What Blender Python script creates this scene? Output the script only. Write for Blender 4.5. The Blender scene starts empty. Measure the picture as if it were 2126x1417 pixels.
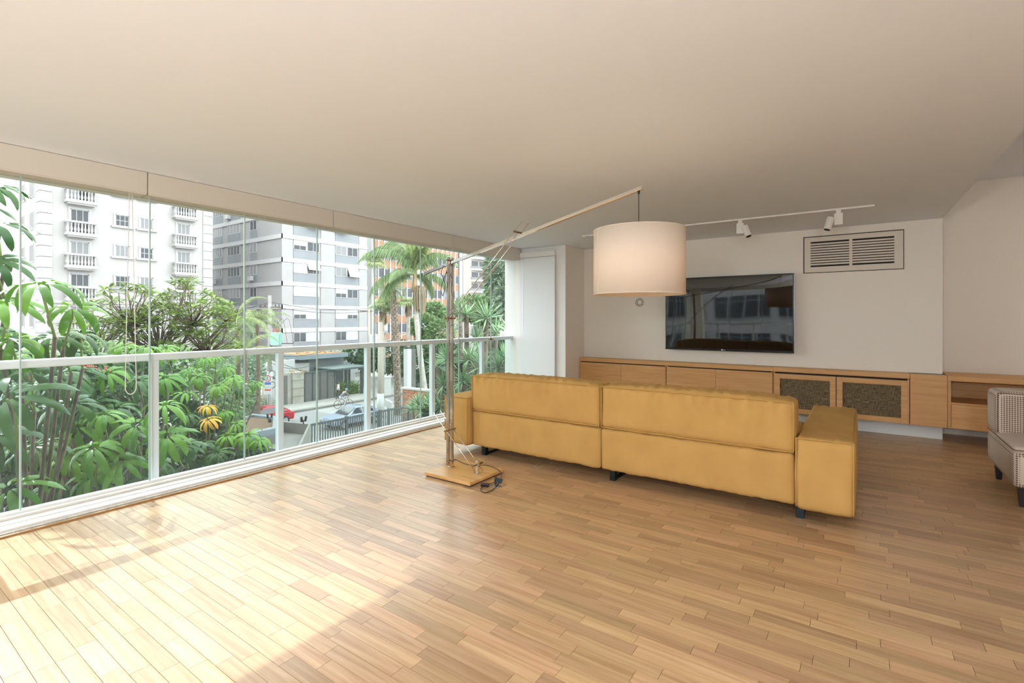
import bpy, bmesh, math, random
from mathutils import Vector, Matrix, noise
random.seed(7)
SC = bpy.context.scene
COL = SC.collection
R = math.radians

# ------------------------------------------------------------------ camera, world, sun, exposure
H = 1.40; FPX = 1033.0; U0 = 1063.0; V0 = 661.0; YAW = R(35.0)
FWD = Vector((-math.sin(YAW), math.cos(YAW), 0)); RGT = Vector((math.cos(YAW), math.sin(YAW), 0))
cd = bpy.data.cameras.new('camera'); cam = bpy.data.objects.new('camera', cd); COL.objects.link(cam)
cam.location = (0, 0, H); cam.rotation_euler = (R(90), 0, YAW)
cd.sensor_width = 36.0; cd.lens = 36.0*FPX/2126.0
cd.shift_y = -(708.5-V0)/2126.0
cd.clip_start = 0.05; cd.clip_end = 600
SC.camera = cam

w = bpy.data.worlds.new('world'); SC.world = w; w.use_nodes = True
bg = w.node_tree.nodes['Background']; bg.inputs[0].default_value = (0.93, 0.965, 1.0, 1); bg.inputs[1].default_value = 4.0

sd = bpy.data.lights.new('sun', 'SUN'); sd.energy = 3.4; sd.color = (1.0, 0.985, 0.97); sd.angle = R(0.45)
sun = bpy.data.objects.new('sun', sd); COL.objects.link(sun)
SUN_EL = 38.5
sdir = Vector((math.cos(R(SUN_EL)), 0.0, -math.sin(R(SUN_EL))))      # light travels towards +X and down
sun.rotation_euler = sdir.to_track_quat('-Z', 'Y').to_euler()

vs = SC.view_settings
vs.view_transform = 'Standard'; vs.look = 'None'; vs.exposure = 0.68; vs.gamma = 1.0; vs.use_curve_mapping = False
cy = SC.cycles
cy.use_denoising = True
cy.adaptive_threshold = .02; cy.max_bounces = 9; cy.diffuse_bounces = 4; cy.glossy_bounces = 4; cy.transmission_bounces = 6
cy.transparent_max_bounces = 24; cy.sample_clamp_indirect = 6.0
cy.caustics_reflective = False; cy.caustics_refractive = False

# ------------------------------------------------------------------ picture <-> place helpers
def ray(u, v):
    return FWD + RGT*((u-U0)/FPX) + Vector((0, 0, (V0-v)/FPX))
def at(u, v, d):
    return Vector((0, 0, H)) + ray(u, v)*d
def onz(u, v, z=0.0):
    r = ray(u, v); return Vector((0, 0, H)) + r*((z-H)/r.z)
def onx(u, v, x):
    r = ray(u, v); return Vector((0, 0, H)) + r*(x/r.x)
def ony(u, v, y):
    r = ray(u, v); return Vector((0, 0, H)) + r*(y/r.y)
def proj(p):
    p = Vector(p); d = p.dot(FWD)
    return (U0+FPX*p.dot(RGT)/d, V0-FPX*(p.z-H)/d, d)
ZG = -6.5
def grd(u, v): return onz(u, v, ZG)

# ------------------------------------------------------------------ mesh builder
class MB:
    def __init__(s): s.v = []; s.f = []
    def add(s, vs, fs):
        o = len(s.v); s.v += [tuple(p) for p in vs]; s.f += [tuple(i+o for i in f) for f in fs]; return s
    def bx(s, x0, x1, y0, y1, z0, z1):
        return s.add([(x0,y0,z0),(x1,y0,z0),(x1,y1,z0),(x0,y1,z0),(x0,y0,z1),(x1,y0,z1),(x1,y1,z1),(x0,y1,z1)],
                     [(0,3,2,1),(4,5,6,7),(0,1,5,4),(1,2,6,5),(2,3,7,6),(3,0,4,7)])
    def obx(s, c, ax, ay, az):
        c = Vector(c); ax = Vector(ax); ay = Vector(ay); az = Vector(az)
        vs = [c+ax*i+ay*j+az*k for k in (-1, 1) for (i, j) in ((-1,-1),(1,-1),(1,1),(-1,1))]
        return s.add(vs, [(0,3,2,1),(4,5,6,7),(0,1,5,4),(1,2,6,5),(2,3,7,6),(3,0,4,7)])
    def bar(s, p, q, wdt, hgt):
        p = Vector(p); q = Vector(q); d = (q-p); L = d.length; d.normalize()
        up = Vector((0,0,1)) if abs(d.z) < .95 else Vector((1,0,0))
        sd_ = d.cross(up).normalized(); u2 = sd_.cross(d).normalized()
        return s.obx((p+q)/2, d*L/2, sd_*wdt/2, u2*hgt/2)
    def cyl(s, p, q, r0, r1=None, n=10, cap=True):
        return s.tube([p, q], [r0, r0 if r1 is None else r1], n, cap)
    def tube(s, pts, r, n=8, cap=True):
        pts = [Vector(p) for p in pts]; m = len(pts)
        if not hasattr(r, '__len__'): r = [r]*m
        rings = []; prev = None
        for i, p in enumerate(pts):
            t = (pts[min(i+1, m-1)]-pts[max(i-1, 0)])
            if t.length < 1e-9: t = Vector((0,0,1))
            t.normalize()
            if prev is None:
                a = Vector((0,0,1)) if abs(t.z) < .9 else Vector((1,0,0))
                nx = t.cross(a).normalized()
            else:
                nx = (prev - t*prev.dot(t))
                nx = nx.normalized() if nx.length > 1e-6 else t.orthogonal().normalized()
            prev = nx; ny = t.cross(nx)
            rings.append([p+(nx*math.cos(2*math.pi*k/n)+ny*math.sin(2*math.pi*k/n))*r[i] for k in range(n)])
        vs = [q for rg in rings for q in rg]; fs = []
        for i in range(m-1):
            for k in range(n):
                fs.append((i*n+k, i*n+(k+1) % n, (i+1)*n+(k+1) % n, (i+1)*n+k))
        if cap: fs += [tuple(range(n-1, -1, -1)), tuple((m-1)*n+k for k in range(n))]
        return s.add(vs, fs)
    def lathe(s, prof, c=(0,0,0), n=16, cap=True):
        c = Vector(c); vs = []; fs = []
        for (r, z) in prof:
            for k in range(n):
                a = 2*math.pi*k/n; vs.append(c+Vector((r*math.cos(a), r*math.sin(a), z)))
        m = len(prof)
        for i in range(m-1):
            for k in range(n):
                fs.append((i*n+k, i*n+(k+1) % n, (i+1)*n+(k+1) % n, (i+1)*n+k))
        if cap: fs += [tuple(range(n-1, -1, -1)), tuple((m-1)*n+k for k in range(n))]
        return s.add(vs, fs)
    def prism(s, poly, f0, f1):
        n = len(poly); vs = [f0(p) for p in poly]+[f1(p) for p in poly]
        fs = [tuple(range(n-1, -1, -1)), tuple(range(n, 2*n))]
        for k in range(n): fs.append((k, (k+1) % n, n+(k+1) % n, n+k))
        return s.add(vs, fs)
    def build(s, name, m, parent=None, smooth=False, bevel=0, seg=2, fix=True):
        me = bpy.data.meshes.new(name); me.from_pydata(s.v, [], s.f)
        if fix:
            b = bmesh.new(); b.from_mesh(me); bmesh.ops.recalc_face_normals(b, faces=b.faces); b.to_mesh(me); b.free()
        if smooth:
            me.polygons.foreach_set('use_smooth', [True]*len(me.polygons))
        me.materials.append(m)
        o = bpy.data.objects.new(name, me); COL.objects.link(o)
        if parent is not None: o.parent = parent; o.matrix_parent_inverse = Matrix.Identity(4)
        if bevel:
            md = o.modifiers.new('bevel', 'BEVEL'); md.width = bevel; md.segments = seg; md.limit_method = 'ANGLE'; md.angle_limit = R(40)
        return o

def tag(o, label=None, cat=None, group=None, kind=None):
    if label: o['label'] = label
    if cat: o['category'] = cat
    if group: o['group'] = group
    if kind: o['kind'] = kind
    return o
def thing(name, label, cat, loc=(0,0,0), rotz=0, group=None):
    o = bpy.data.objects.new(name, None); COL.objects.link(o); o.location = loc; o.rotation_euler = (0,0,rotz)
    o.empty_display_size = .1
    return tag(o, label, cat, group)
def inst(name, me, parent, mtx):
    o = bpy.data.objects.new(name, me); COL.objects.link(o); o.parent = parent
    o.matrix_parent_inverse = Matrix.Identity(4); o.matrix_basis = mtx; return o
def copytree(o, parent=None):
    c = o.copy(); COL.objects.link(c)
    if parent is not None: c.parent = parent
    for ch in list(o.children): copytree(ch, c)
    return c
def text_mesh(txt, size, name, m, parent, mtx, depth=.001):
    cu = bpy.data.curves.new(name, 'FONT'); cu.body = txt; cu.size = size; cu.extrude = depth; cu.align_x = 'CENTER'; cu.align_y = 'CENTER'
    t = bpy.data.objects.new(name+'_tmp', cu); COL.objects.link(t)
    me = bpy.data.meshes.new_from_object(t); COL.objects.unlink(t); bpy.data.objects.remove(t)
    me.name = name; me.materials.clear(); me.materials.append(m)
    return inst(name, me, parent, mtx)

# ------------------------------------------------------------------ materials
def mat(name, col, rough=.6, metal=0.0, spec=.5, emit=None, alpha=None):
    m = bpy.data.materials.new(name); m.use_nodes = True
    b = m.node_tree.nodes['Principled BSDF']
    b.inputs['Base Color'].default_value = (*col, 1); b.inputs['Roughness'].default_value = rough
    b.inputs['Metallic'].default_value = metal; b.inputs['Specular IOR Level'].default_value = spec
    if emit: b.inputs['Emission Color'].default_value = (*emit[0], 1); b.inputs['Emission Strength'].default_value = emit[1]
    return m
def N(m, t, **k):
    n = m.node_tree.nodes.new(t)
    for a, b in k.items(): setattr(n, a, b)
    return n
def L(m, a, b): m.node_tree.links.new(a, b)
def bsdf(m): return m.node_tree.nodes['Principled BSDF']
def vary(m, c0, c1, scale=4, stretch=(1,1,1), detail=4, coord='Object', bump=0, bscale=None, rough=None):
    """two tones mixed by noise, optional bump: grain, wear"""
    tc = N(m, 'ShaderNodeTexCoord'); mp = N(m, 'ShaderNodeMapping'); mp.inputs['Scale'].default_value = stretch
    L(m, tc.outputs[coord], mp.inputs[0])
    nz = N(m, 'ShaderNodeTexNoise'); nz.inputs['Scale'].default_value = scale; nz.inputs['Detail'].default_value = detail
    L(m, mp.outputs[0], nz.inputs['Vector'])
    cr = N(m, 'ShaderNodeValToRGB'); cr.color_ramp.elements[0].position = .3; cr.color_ramp.elements[1].position = .7
    cr.color_ramp.elements[0].color = (*c0, 1); cr.color_ramp.elements[1].color = (*c1, 1)
    L(m, nz.outputs['Fac'], cr.inputs[0]); L(m, cr.outputs[0], bsdf(m).inputs['Base Color'])
    if bump:
        nb = N(m, 'ShaderNodeTexNoise'); nb.inputs['Scale'].default_value = bscale or scale*4; nb.inputs['Detail'].default_value = 3
        L(m, mp.outputs[0], nb.inputs['Vector'])
        bp = N(m, 'ShaderNodeBump'); bp.inputs['Strength'].default_value = bump; bp.inputs['Distance'].default_value = .01
        L(m, nb.outputs['Fac'], bp.inputs['Height']); L(m, bp.outputs[0], bsdf(m).inputs['Normal'])
    return m
def wood(name, c0, c1, axis='x', rough=.4, planks=False):
    m = mat(name, c0, rough); nt = m.node_tree
    tc = N(m, 'ShaderNodeTexCoord'); geo = N(m, 'ShaderNodeNewGeometry'); oi = N(m, 'ShaderNodeObjectInfo')
    rnd = N(m, 'ShaderNodeMath', operation='ADD'); L(m, geo.outputs['Random Per Island'], rnd.inputs[0]); L(m, oi.outputs['Random'], rnd.inputs[1])
    fr = N(m, 'ShaderNodeMath', operation='FRACT'); L(m, rnd.outputs[0], fr.inputs[0])
    off = N(m, 'ShaderNodeVectorMath', operation='SCALE'); 
    cmb = N(m, 'ShaderNodeCombineXYZ'); 
    for i in range(3): L(m, fr.outputs[0], cmb.inputs[i])
    L(m, cmb.outputs[0], off.inputs[0]); off.inputs['Scale'].default_value = 37.0
    ad = N(m, 'ShaderNodeVectorMath', operation='ADD'); L(m, geo.outputs['Position'], ad.inputs[0]); L(m, off.outputs[0], ad.inputs[1])
    mp = N(m, 'ShaderNodeMapping'); st = {'x': (1.3, 26, 26), 'y': (26, 1.3, 26), 'z': (26, 26, 1.3)}[axis]
    mp.inputs['Scale'].default_value = st; L(m, ad.outputs[0], mp.inputs[0])
    nz = N(m, 'ShaderNodeTexNoise'); nz.inputs['Scale'].default_value = 1.6; nz.inputs['Detail'].default_value = 6; nz.inputs['Distortion'].default_value = .6
    L(m, mp.outputs[0], nz.inputs['Vector'])
    cr = N(m, 'ShaderNodeValToRGB'); cr.color_ramp.elements[0].position = .3; cr.color_ramp.elements[1].position = .72
    cr.color_ramp.elements[0].color = (*c0, 1); cr.color_ramp.elements[1].color = (*c1, 1); L(m, nz.outputs['Fac'], cr.inputs[0])
    if planks:
        hs = N(m, 'ShaderNodeHueSaturation')
        v = N(m, 'ShaderNodeMapRange'); v.inputs['To Min'].default_value = .75; v.inputs['To Max'].default_value = 1.12
        L(m, fr.outputs[0], v.inputs['Value']); L(m, v.outputs[0], hs.inputs['Value'])
        r2 = N(m, 'ShaderNodeMath', operation='MULTIPLY'); L(m, fr.outputs[0], r2.inputs[0]); r2.inputs[1].default_value = 7.31
        f2 = N(m, 'ShaderNodeMath', operation='FRACT'); L(m, r2.outputs[0], f2.inputs[0])
        h = N(m, 'ShaderNodeMapRange'); h.inputs['To Min'].default_value = .492; h.inputs['To Max'].default_value = .506
        L(m, f2.outputs[0], h.inputs['Value']); L(m, h.outputs[0], hs.inputs['Hue'])
        L(m, cr.outputs[0], hs.inputs['Color']); L(m, hs.outputs[0], bsdf(m).inputs['Base Color'])
    else: L(m, cr.outputs[0], bsdf(m).inputs['Base Color'])
    bp = N(m, 'ShaderNodeBump'); bp.inputs['Strength'].default_value = .06; bp.inputs['Distance'].default_value = .002
    L(m, nz.outputs['Fac'], bp.inputs['Height']); L(m, bp.outputs[0], bsdf(m).inputs['Normal'])
    return m
def leafmat(name, c0, c1, rough=.4, trans=.25, scale=1.5):
    m = mat(name, c0, rough, spec=.16); nt = m.node_tree
    geo = N(m, 'ShaderNodeNewGeometry'); oi = N(m, 'ShaderNodeObjectInfo')
    a = N(m, 'ShaderNodeMath', operation='ADD'); L(m, geo.outputs['Random Per Island'], a.inputs[0]); L(m, oi.outputs['Random'], a.inputs[1])
    f = N(m, 'ShaderNodeMath', operation='FRACT'); L(m, a.outputs[0], f.inputs[0])
    cr = N(m, 'ShaderNodeValToRGB'); cr.color_ramp.elements[0].color = (*c0, 1); cr.color_ramp.elements[1].color = (*c1, 1)
    L(m, f.outputs[0], cr.inputs[0]); L(m, cr.outputs[0], bsdf(m).inputs['Base Color'])
    if 'schefflera' in name: bsdf(m).inputs['Specular IOR Level'].default_value = .30
    tr = N(m, 'ShaderNodeBsdfTranslucent'); L(m, cr.outputs[0], tr.inputs['Color'])
    mx = N(m, 'ShaderNodeMixShader'); mx.inputs[0].default_value = trans
    out = nt.nodes['Material Output']; L(m, bsdf(m).outputs[0], mx.inputs[1]); L(m, tr.outputs[0], mx.inputs[2]); L(m, mx.outputs[0], out.inputs[0])
    return m
def glassmat(name, tint, refl=.08, haze=0.0, hazecol=(.8,.86,.88)):
    m = bpy.data.materials.new(name); m.use_nodes = True; nt = m.node_tree; nt.nodes.clear()
    out = N(m, 'ShaderNodeOutputMaterial'); tr = N(m, 'ShaderNodeBsdfTransparent'); tr.inputs[0].default_value = (*tint, 1)
    gl = N(m, 'ShaderNodeBsdfGlossy'); gl.inputs['Roughness'].default_value = .02
    fz = N(m, 'ShaderNodeFresnel'); fz.inputs[0].default_value = 1.45
    gg = N(m, 'ShaderNodeNewGeometry'); nb = N(m, 'ShaderNodeMath', operation='SUBTRACT'); nb.inputs[0].default_value = refl; L(m, gg.outputs['Backfacing'], nb.inputs[1]); nb.use_clamp = True
    ml = N(m, 'ShaderNodeMath', operation='MULTIPLY'); L(m, fz.outputs[0], ml.inputs[0]); L(m, nb.outputs[0], ml.inputs[1])
    mx = N(m, 'ShaderNodeMixShader'); L(m, ml.outputs[0], mx.inputs[0]); L(m, tr.outputs[0], mx.inputs[1]); L(m, gl.outputs[0], mx.inputs[2])
    if haze:
        df = N(m, 'ShaderNodeBsdfDiffuse'); df.inputs[0].default_value = (*hazecol, 1)
        tl = N(m, 'ShaderNodeBsdfTranslucent'); tl.inputs[0].default_value = (*hazecol, 1)
        md = N(m, 'ShaderNodeMixShader'); md.inputs[0].default_value = .5; L(m, df.outputs[0], md.inputs[1]); L(m, tl.outputs[0], md.inputs[2])
        m2 = N(m, 'ShaderNodeMixShader'); m2.inputs[0].default_value = haze; L(m, mx.outputs[0], m2.inputs[1]); L(m, md.outputs[0], m2.inputs[2])
        L(m, m2.outputs[0], out.inputs[0])
    else: L(m, mx.outputs[0], out.inputs[0])
    return m

M = {}
M['wall'] = vary(mat('wall_paint', (.78,.73,.68), .75), (.85,.79,.71), (.87,.81,.73), 60, bump=.03, bscale=300)
M['ceil'] = mat('ceiling_paint', (.83,.885,.96), .85)
M['colwhite'] = mat('column_paint', (.84,.83,.81), .7)
M['plinth'] = mat('plinth_paint', (.80,.81,.82), .6)
M['floorwood'] = wood('floor_wood', (.42,.245,.118), (.60,.40,.22), 'x', .30, planks=True)
bsdf(M['floorwood']).inputs['Specular IOR Level'].default_value = .5
M['subfloor'] = mat('subfloor_dark', (.07,.04,.025), .9)
M['oak'] = wood('oak_veneer', (.60,.305,.11), (.72,.41,.17), 'x', .5)
M['oakv'] = wood('oak_veneer_vertical', (.59,.30,.11), (.70,.40,.165), 'z', .38)
M['lampwood'] = wood('lamp_base_wood', (.60,.33,.12), (.72,.43,.18), 'x', .25)
M['dark'] = mat('dark_gap', (.02,.015,.012), .8)
M['alu'] = mat('white_aluminium', (.80,.79,.78), .35, .1)
M['aluw'] = mat('white_lacquer_rail', (.82,.86,.93), .35)
M['trackbeige'] = mat('floor_track_beige', (.72,.67,.62), .4)
M['granite'] = vary(mat('granite_strip', (.5,.47,.43), .7), (.36,.33,.30), (.62,.58,.53), 120)
M['kerbwood'] = mat('wood_kerb', (.34,.18,.07), .5)
M['blind'] = vary(mat('blind_fabric', (.62,.58,.51), .9), (.61,.57,.50), (.64,.60,.53), 200, bump=.05, bscale=500)
M['blindwhite'] = mat('white_blind_fabric', (.80,.83,.85), .8)
M['glass'] = glassmat('window_glass', (.94,.965,.955), .5, .006)
M['railglass'] = glassmat('railing_glass', (.90,.945,.93), .5, .012)
M['seal'] = mat('glass_edge_seal', (.36,.47,.45), .25)
M['chain'] = mat('bead_chain', (.78,.74,.68), .5)
def chrome():
    m = mat('chrome', (.82,.80,.77), .08, 1.0); return m
M['chrome'] = chrome()
M['mast'] = mat('chrome_dark_reflection', (.46,.39,.32), .10, 1.0)  # darker than chrome: colour stands in for the dark room reflected in it
M['rod'] = mat('brushed_rod', (.70,.64,.56), .22, 1.0)
M['bronze'] = mat('bronze_fitting', (.30,.20,.12), .3, 1.0)
M['black'] = mat('black_plastic', (.012,.012,.014), .4)
M['blackm'] = mat('black_metal', (.02,.03,.035), .35, .6)
M['tvglass'] = mat('tv_screen', (.004,.005,.006), .03, 0, .9)
M['tvframe'] = mat('tv_bezel', (.01,.01,.011), .2)
M['silver'] = mat('silver_edge', (.6,.62,.65), .25, .9)
M['white'] = mat('white_plastic', (.83,.80,.75), .5)
M['grille'] = mat('grille_cream', (.74,.67,.58), .6)
def shade_mat():
    m = mat('lampshade_linen', (.86,.77,.66), .9); nt = m.node_tree
    vary(m, (.86,.77,.66), (.89,.80,.70), 300, (1,1,.2), bump=.05, bscale=900)
    tl = N(m, 'ShaderNodeBsdfTranslucent'); tl.inputs[0].default_value = (.9,.72,.5,1)
    mx = N(m, 'ShaderNodeMixShader'); mx.inputs[0].default_value = .28
    L(m, bsdf(m).outputs[0], mx.inputs[1]); L(m, tl.outputs[0], mx.inputs[2]); L(m, mx.outputs[0], nt.nodes['Material Output'].inputs[0])
    return m
M['shade'] = shade_mat()
M['sofa'] = vary(mat('mustard_twill', (.60,.36,.115), .92, spec=.15), (.52,.305,.098), (.58,.345,.115), 5, bump=.12, bscale=420)
M['piping'] = mat('mustard_piping', (.50,.29,.085), .9, spec=.15)
def weave(name, ca, cb, sc):
    m = mat(name, ca, .9, spec=.2)
    tc = N(m, 'ShaderNodeTexCoord'); 
    ch = N(m, 'ShaderNodeTexVoronoi'); ch.inputs['Scale'].default_value = sc; ch.inputs['Randomness'].default_value = 0.0
    mp = N(m, 'ShaderNodeMapping'); mp.inputs['Rotation'].default_value = (0,0,0); mp.inputs['Location'].default_value=(.004,.004,.004)
    L(m, tc.outputs['Object'], mp.inputs[0]); L(m, mp.outputs[0], ch.inputs['Vector'])
    cr = N(m, 'ShaderNodeValToRGB'); cr.color_ramp.elements[0].position = .36; cr.color_ramp.elements[1].position = .46
    cr.color_ramp.elements[0].color = (*cb, 1); cr.color_ramp.elements[1].color = (*ca, 1)
    L(m, ch.outputs['Distance'], cr.inputs[0]); L(m, cr.outputs[0], bsdf(m).inputs['Base Color']); return m
M['dotfab'] = weave('dotted_weave', (.66,.56,.47), (.20,.13,.09), 62)
M['plainfab'] = vary(mat('beige_weave', (.58,.48,.41), .9, spec=.2), (.54,.445,.38), (.62,.52,.44), 160, bump=.1, bscale=400)
def cane():
    m = mat('woven_cane', (.20,.15,.08), .8)
    tc = N(m, 'ShaderNodeTexCoord'); cols = []
    for (sx, sz) in ((330, 16), (12, 270)):
        mp = N(m, 'ShaderNodeMapping'); mp.inputs['Scale'].default_value = (sx, 1, sz); L(m, tc.outputs['Object'], mp.inputs[0])
        nz = N(m, 'ShaderNodeTexNoise'); nz.inputs['Scale'].default_value = 1.0; nz.inputs['Detail'].default_value = 2; L(m, mp.outputs[0], nz.inputs['Vector']); cols.append(nz)
    ad = N(m, 'ShaderNodeMath', operation='ADD'); L(m, cols[0].outputs['Fac'], ad.inputs[0]); L(m, cols[1].outputs['Fac'], ad.inputs[1])
    cr = N(m, 'ShaderNodeValToRGB'); cr.color_ramp.elements[0].position = .86; cr.color_ramp.elements[1].position = 1.0
    cr.color_ramp.elements[0].position = .42; cr.color_ramp.elements[1].position = .62
    hf = N(m, 'ShaderNodeMath', operation='MULTIPLY'); hf.inputs[1].default_value = .5; L(m, ad.outputs[0], hf.inputs[0])
    cr.color_ramp.elements[0].color = (.035,.022,.01,1); cr.color_ramp.elements[1].color = (.33,.24,.125,1)
    L(m, hf.outputs[0], cr.inputs[0]); L(m, cr.outputs[0], bsdf(m).inputs['Base Color']); return m
M['cane'] = cane()
M['chairpipe'] = mat('brown_piping', (.22,.15,.10), .9)
M['lampglow'] = mat('bulb_glow', (1,.9,.75), .5, emit=((1.0,.78,.5), 12))
M['opal'] = mat('opal_fill_glow', (.9,.88,.85), .4, emit=((.94,.97,1.0), 128.0))  # strong glow of the added globes, fill light for the room
M['canlight'] = mat('downlight_glow', (1,.9,.8), .5, emit=((1.0,.80,.58), 30))
# outdoors
M['b1'] = vary(mat('cream_render', (.83,.80,.77), .85), (.81,.78,.75), (.86,.835,.81), 1.2)
M['b1trim'] = mat('cream_trim', (.88,.86,.84), .8)
M['b2white'] = vary(mat('white_band', (.86,.85,.84), .8), (.83,.82,.81), (.88,.87,.865), .6)
M['b2panel'] = vary(mat('grey_panel', (.66,.65,.64), .8), (.64,.63,.62), (.69,.68,.67), .8)
M['b2span'] = vary(mat('blue_grey_spandrel', (.42,.45,.48), .7), (.40,.43,.46), (.46,.49,.52), 1)
M['b2shut'] = mat('roller_shutter', (.72,.73,.75), .7)
M['awn'] = mat('cream_awning_shutter', (.80,.76,.68), .7)
M['winframe'] = mat('window_frame_white', (.80,.80,.80), .5)
M['winglass'] = mat('dark_window_glass', (.05,.055,.06), .15, 0, .25)
M['winglass2'] = mat('curtained_window_glass', (.40,.40,.40), .3, 0, .25)
M['b3or'] = vary(mat('orange_panel', (.56,.25,.095), .7), (.46,.235,.12), (.52,.28,.15), .5)
M['b3white'] = mat('white_mullion', (.80,.80,.80), .7)
M['b4'] = mat('cream_tower', (.74,.68,.62), .85)
M['b4dark'] = mat('brown_tower', (.30,.23,.19), .85)
M['slate'] = vary(mat('slate_cladding', (.12,.135,.15), .6), (.08,.09,.10), (.20,.22,.235), 3, (1,1,5))
M['slatetop'] = mat('slate_coping', (.20,.24,.27), .5)
M['concrete'] = vary(mat('concrete', (.50,.48,.45), .9), (.42,.40,.37), (.58,.56,.52), 1.5)
M['stonewall'] = vary(mat('pale_stone_wall', (.62,.58,.50), .9), (.50,.46,.39), (.70,.66,.58), 2)
M['asphalt'] = vary(mat('asphalt', (.40,.40,.40), .9), (.36,.36,.36), (.45,.44,.43), 3)
M['walk'] = vary(mat('sidewalk', (.58,.55,.51), .9), (.52,.49,.45), (.64,.61,.57), 2)
M['soil'] = vary(mat('garden_soil', (.05,.045,.03), 1), (.035,.03,.02), (.075,.065,.04), 3)
M['mulch'] = vary(mat('bark_mulch', (.20,.11,.06), 1), (.10,.055,.03), (.30,.18,.11), 14, bump=.6, bscale=20)
M['gravelor'] = mat('orange_gravel', (.45,.20,.09), .9)
M['gatem'] = mat('gate_mesh_dark', (.085,.085,.085), .6)
M['fence'] = mat('fence_dark_green', (.045,.055,.055), .5)
M['canopyglass'] = glassmat('canopy_glass', (.6,.72,.68), .8, .25)
M['brick'] = vary(mat('red_brick', (.46,.18,.10), .9), (.38,.14,.075), (.52,.23,.13), 6)
M['pole'] = vary(mat('pole_concrete', (.50,.48,.44), .9), (.44,.42,.38), (.56,.54,.50), 4)
M['polewhite'] = mat('pole_white_paint', (.82,.82,.80), .7)
M['polebeige'] = mat('pole_beige', (.66,.60,.50), .8)
M['trafo'] = mat('transformer_green', (.30,.52,.43), .6)
M['trafogrey'] = mat('transformer_grey', (.55,.56,.57), .6)
M['red'] = mat('red_paint', (.55,.02,.03), .3)
M['blue'] = mat('blue_paint', (.05,.12,.45), .5)
M['carsilver'] = mat('car_silver_blue', (.36,.42,.54), .2, .4)
M['carred'] = mat('car_red', (.50,.03,.045), .2, .1)
M['tyre'] = mat('tyre', (.02,.02,.02), .8)
M['carglass'] = mat('car_glass', (.02,.025,.03), .05, 0, .8)
M['wire'] = mat('wire_black', (.03,.03,.03), .7)
M['bark'] = vary(mat('bark', (.16,.12,.085), .95), (.09,.07,.05), (.24,.18,.13), 8)
M['barkpale'] = vary(mat('pale_bark', (.46,.42,.37), .9), (.36,.33,.29), (.56,.52,.46), 5)
M['palmbark'] = vary(mat('palm_bark', (.25,.19,.14), .95), (.13,.09,.065), (.42,.35,.28), 6)
M['shaft'] = mat('palm_crownshaft', (.42,.30,.16), .6)
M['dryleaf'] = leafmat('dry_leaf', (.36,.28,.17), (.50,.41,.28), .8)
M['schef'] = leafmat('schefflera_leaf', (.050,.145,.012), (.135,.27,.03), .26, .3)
M['schefshade'] = leafmat('schefflera_leaf_shaded', (.022,.075,.015), (.055,.125,.025), .26, .2)  # shade painted in: darker copy of the leaf colour for shaded leaves
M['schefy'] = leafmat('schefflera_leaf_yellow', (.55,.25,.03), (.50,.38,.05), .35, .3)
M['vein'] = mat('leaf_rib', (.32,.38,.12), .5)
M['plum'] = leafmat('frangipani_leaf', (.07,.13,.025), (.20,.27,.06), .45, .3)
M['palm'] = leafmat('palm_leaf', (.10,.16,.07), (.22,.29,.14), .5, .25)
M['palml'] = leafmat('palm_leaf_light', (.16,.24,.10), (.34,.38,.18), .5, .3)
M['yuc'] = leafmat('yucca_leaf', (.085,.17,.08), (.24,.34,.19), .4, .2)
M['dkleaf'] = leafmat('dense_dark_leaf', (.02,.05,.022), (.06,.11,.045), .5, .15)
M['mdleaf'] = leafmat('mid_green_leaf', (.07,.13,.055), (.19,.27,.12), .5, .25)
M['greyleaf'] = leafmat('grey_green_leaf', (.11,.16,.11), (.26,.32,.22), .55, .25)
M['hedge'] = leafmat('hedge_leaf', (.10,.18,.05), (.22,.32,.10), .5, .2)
M['redflower'] = mat('red_flower', (.55,.07,.06), .6)
M['skin'] = mat('skin', (.42,.26,.18), .6)
M['shirtw'] = mat('shirt_pale', (.72,.72,.74), .9)
M['shirtd'] = mat('shirt_dark', (.12,.12,.15), .9)
M['cloth'] = mat('trousers_grey', (.35,.35,.36), .9)
M['clothd'] = mat('trousers_dark', (.05,.05,.06), .9)
M['hair'] = mat('hair_dark', (.03,.02,.015), .7)
M['helmet'] = mat('helmet_blue', (.12,.2,.32), .4)

def dim(names, f):
    for k in names.split():
        m = M[k]
        for n_ in m.node_tree.nodes:
            if n_.type == 'VALTORGB':
                for e_ in n_.color_ramp.elements: e_.color = (*[c*f for c in e_.color[:3]], 1)
            elif n_.type == 'BSDF_PRINCIPLED':
                n_.inputs['Base Color'].default_value = (*[c*f for c in n_.inputs['Base Color'].default_value[:3]], 1)
dim('b1', .40); dim('b1trim', .41)
dim('b2white', .45); dim('b2panel', .40); dim('b2span', .40); dim('b2shut awn', .48)
dim('winframe winglass2 b3white b4 b4dark', .43); dim('b3or', .50)
dim('walk asphalt stonewall polewhite polebeige pole', .46); dim('concrete', .29)
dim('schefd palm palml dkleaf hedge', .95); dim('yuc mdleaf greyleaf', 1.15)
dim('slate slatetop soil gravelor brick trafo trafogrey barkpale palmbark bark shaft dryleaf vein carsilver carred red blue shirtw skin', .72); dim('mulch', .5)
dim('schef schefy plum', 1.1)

# ================================================================== THE ROOM
C = 2.565; C2 = 3.03; YW = 7.58; YR = 8.0; XG = -4.77; XR = 5.0; YB = -2.4
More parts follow.
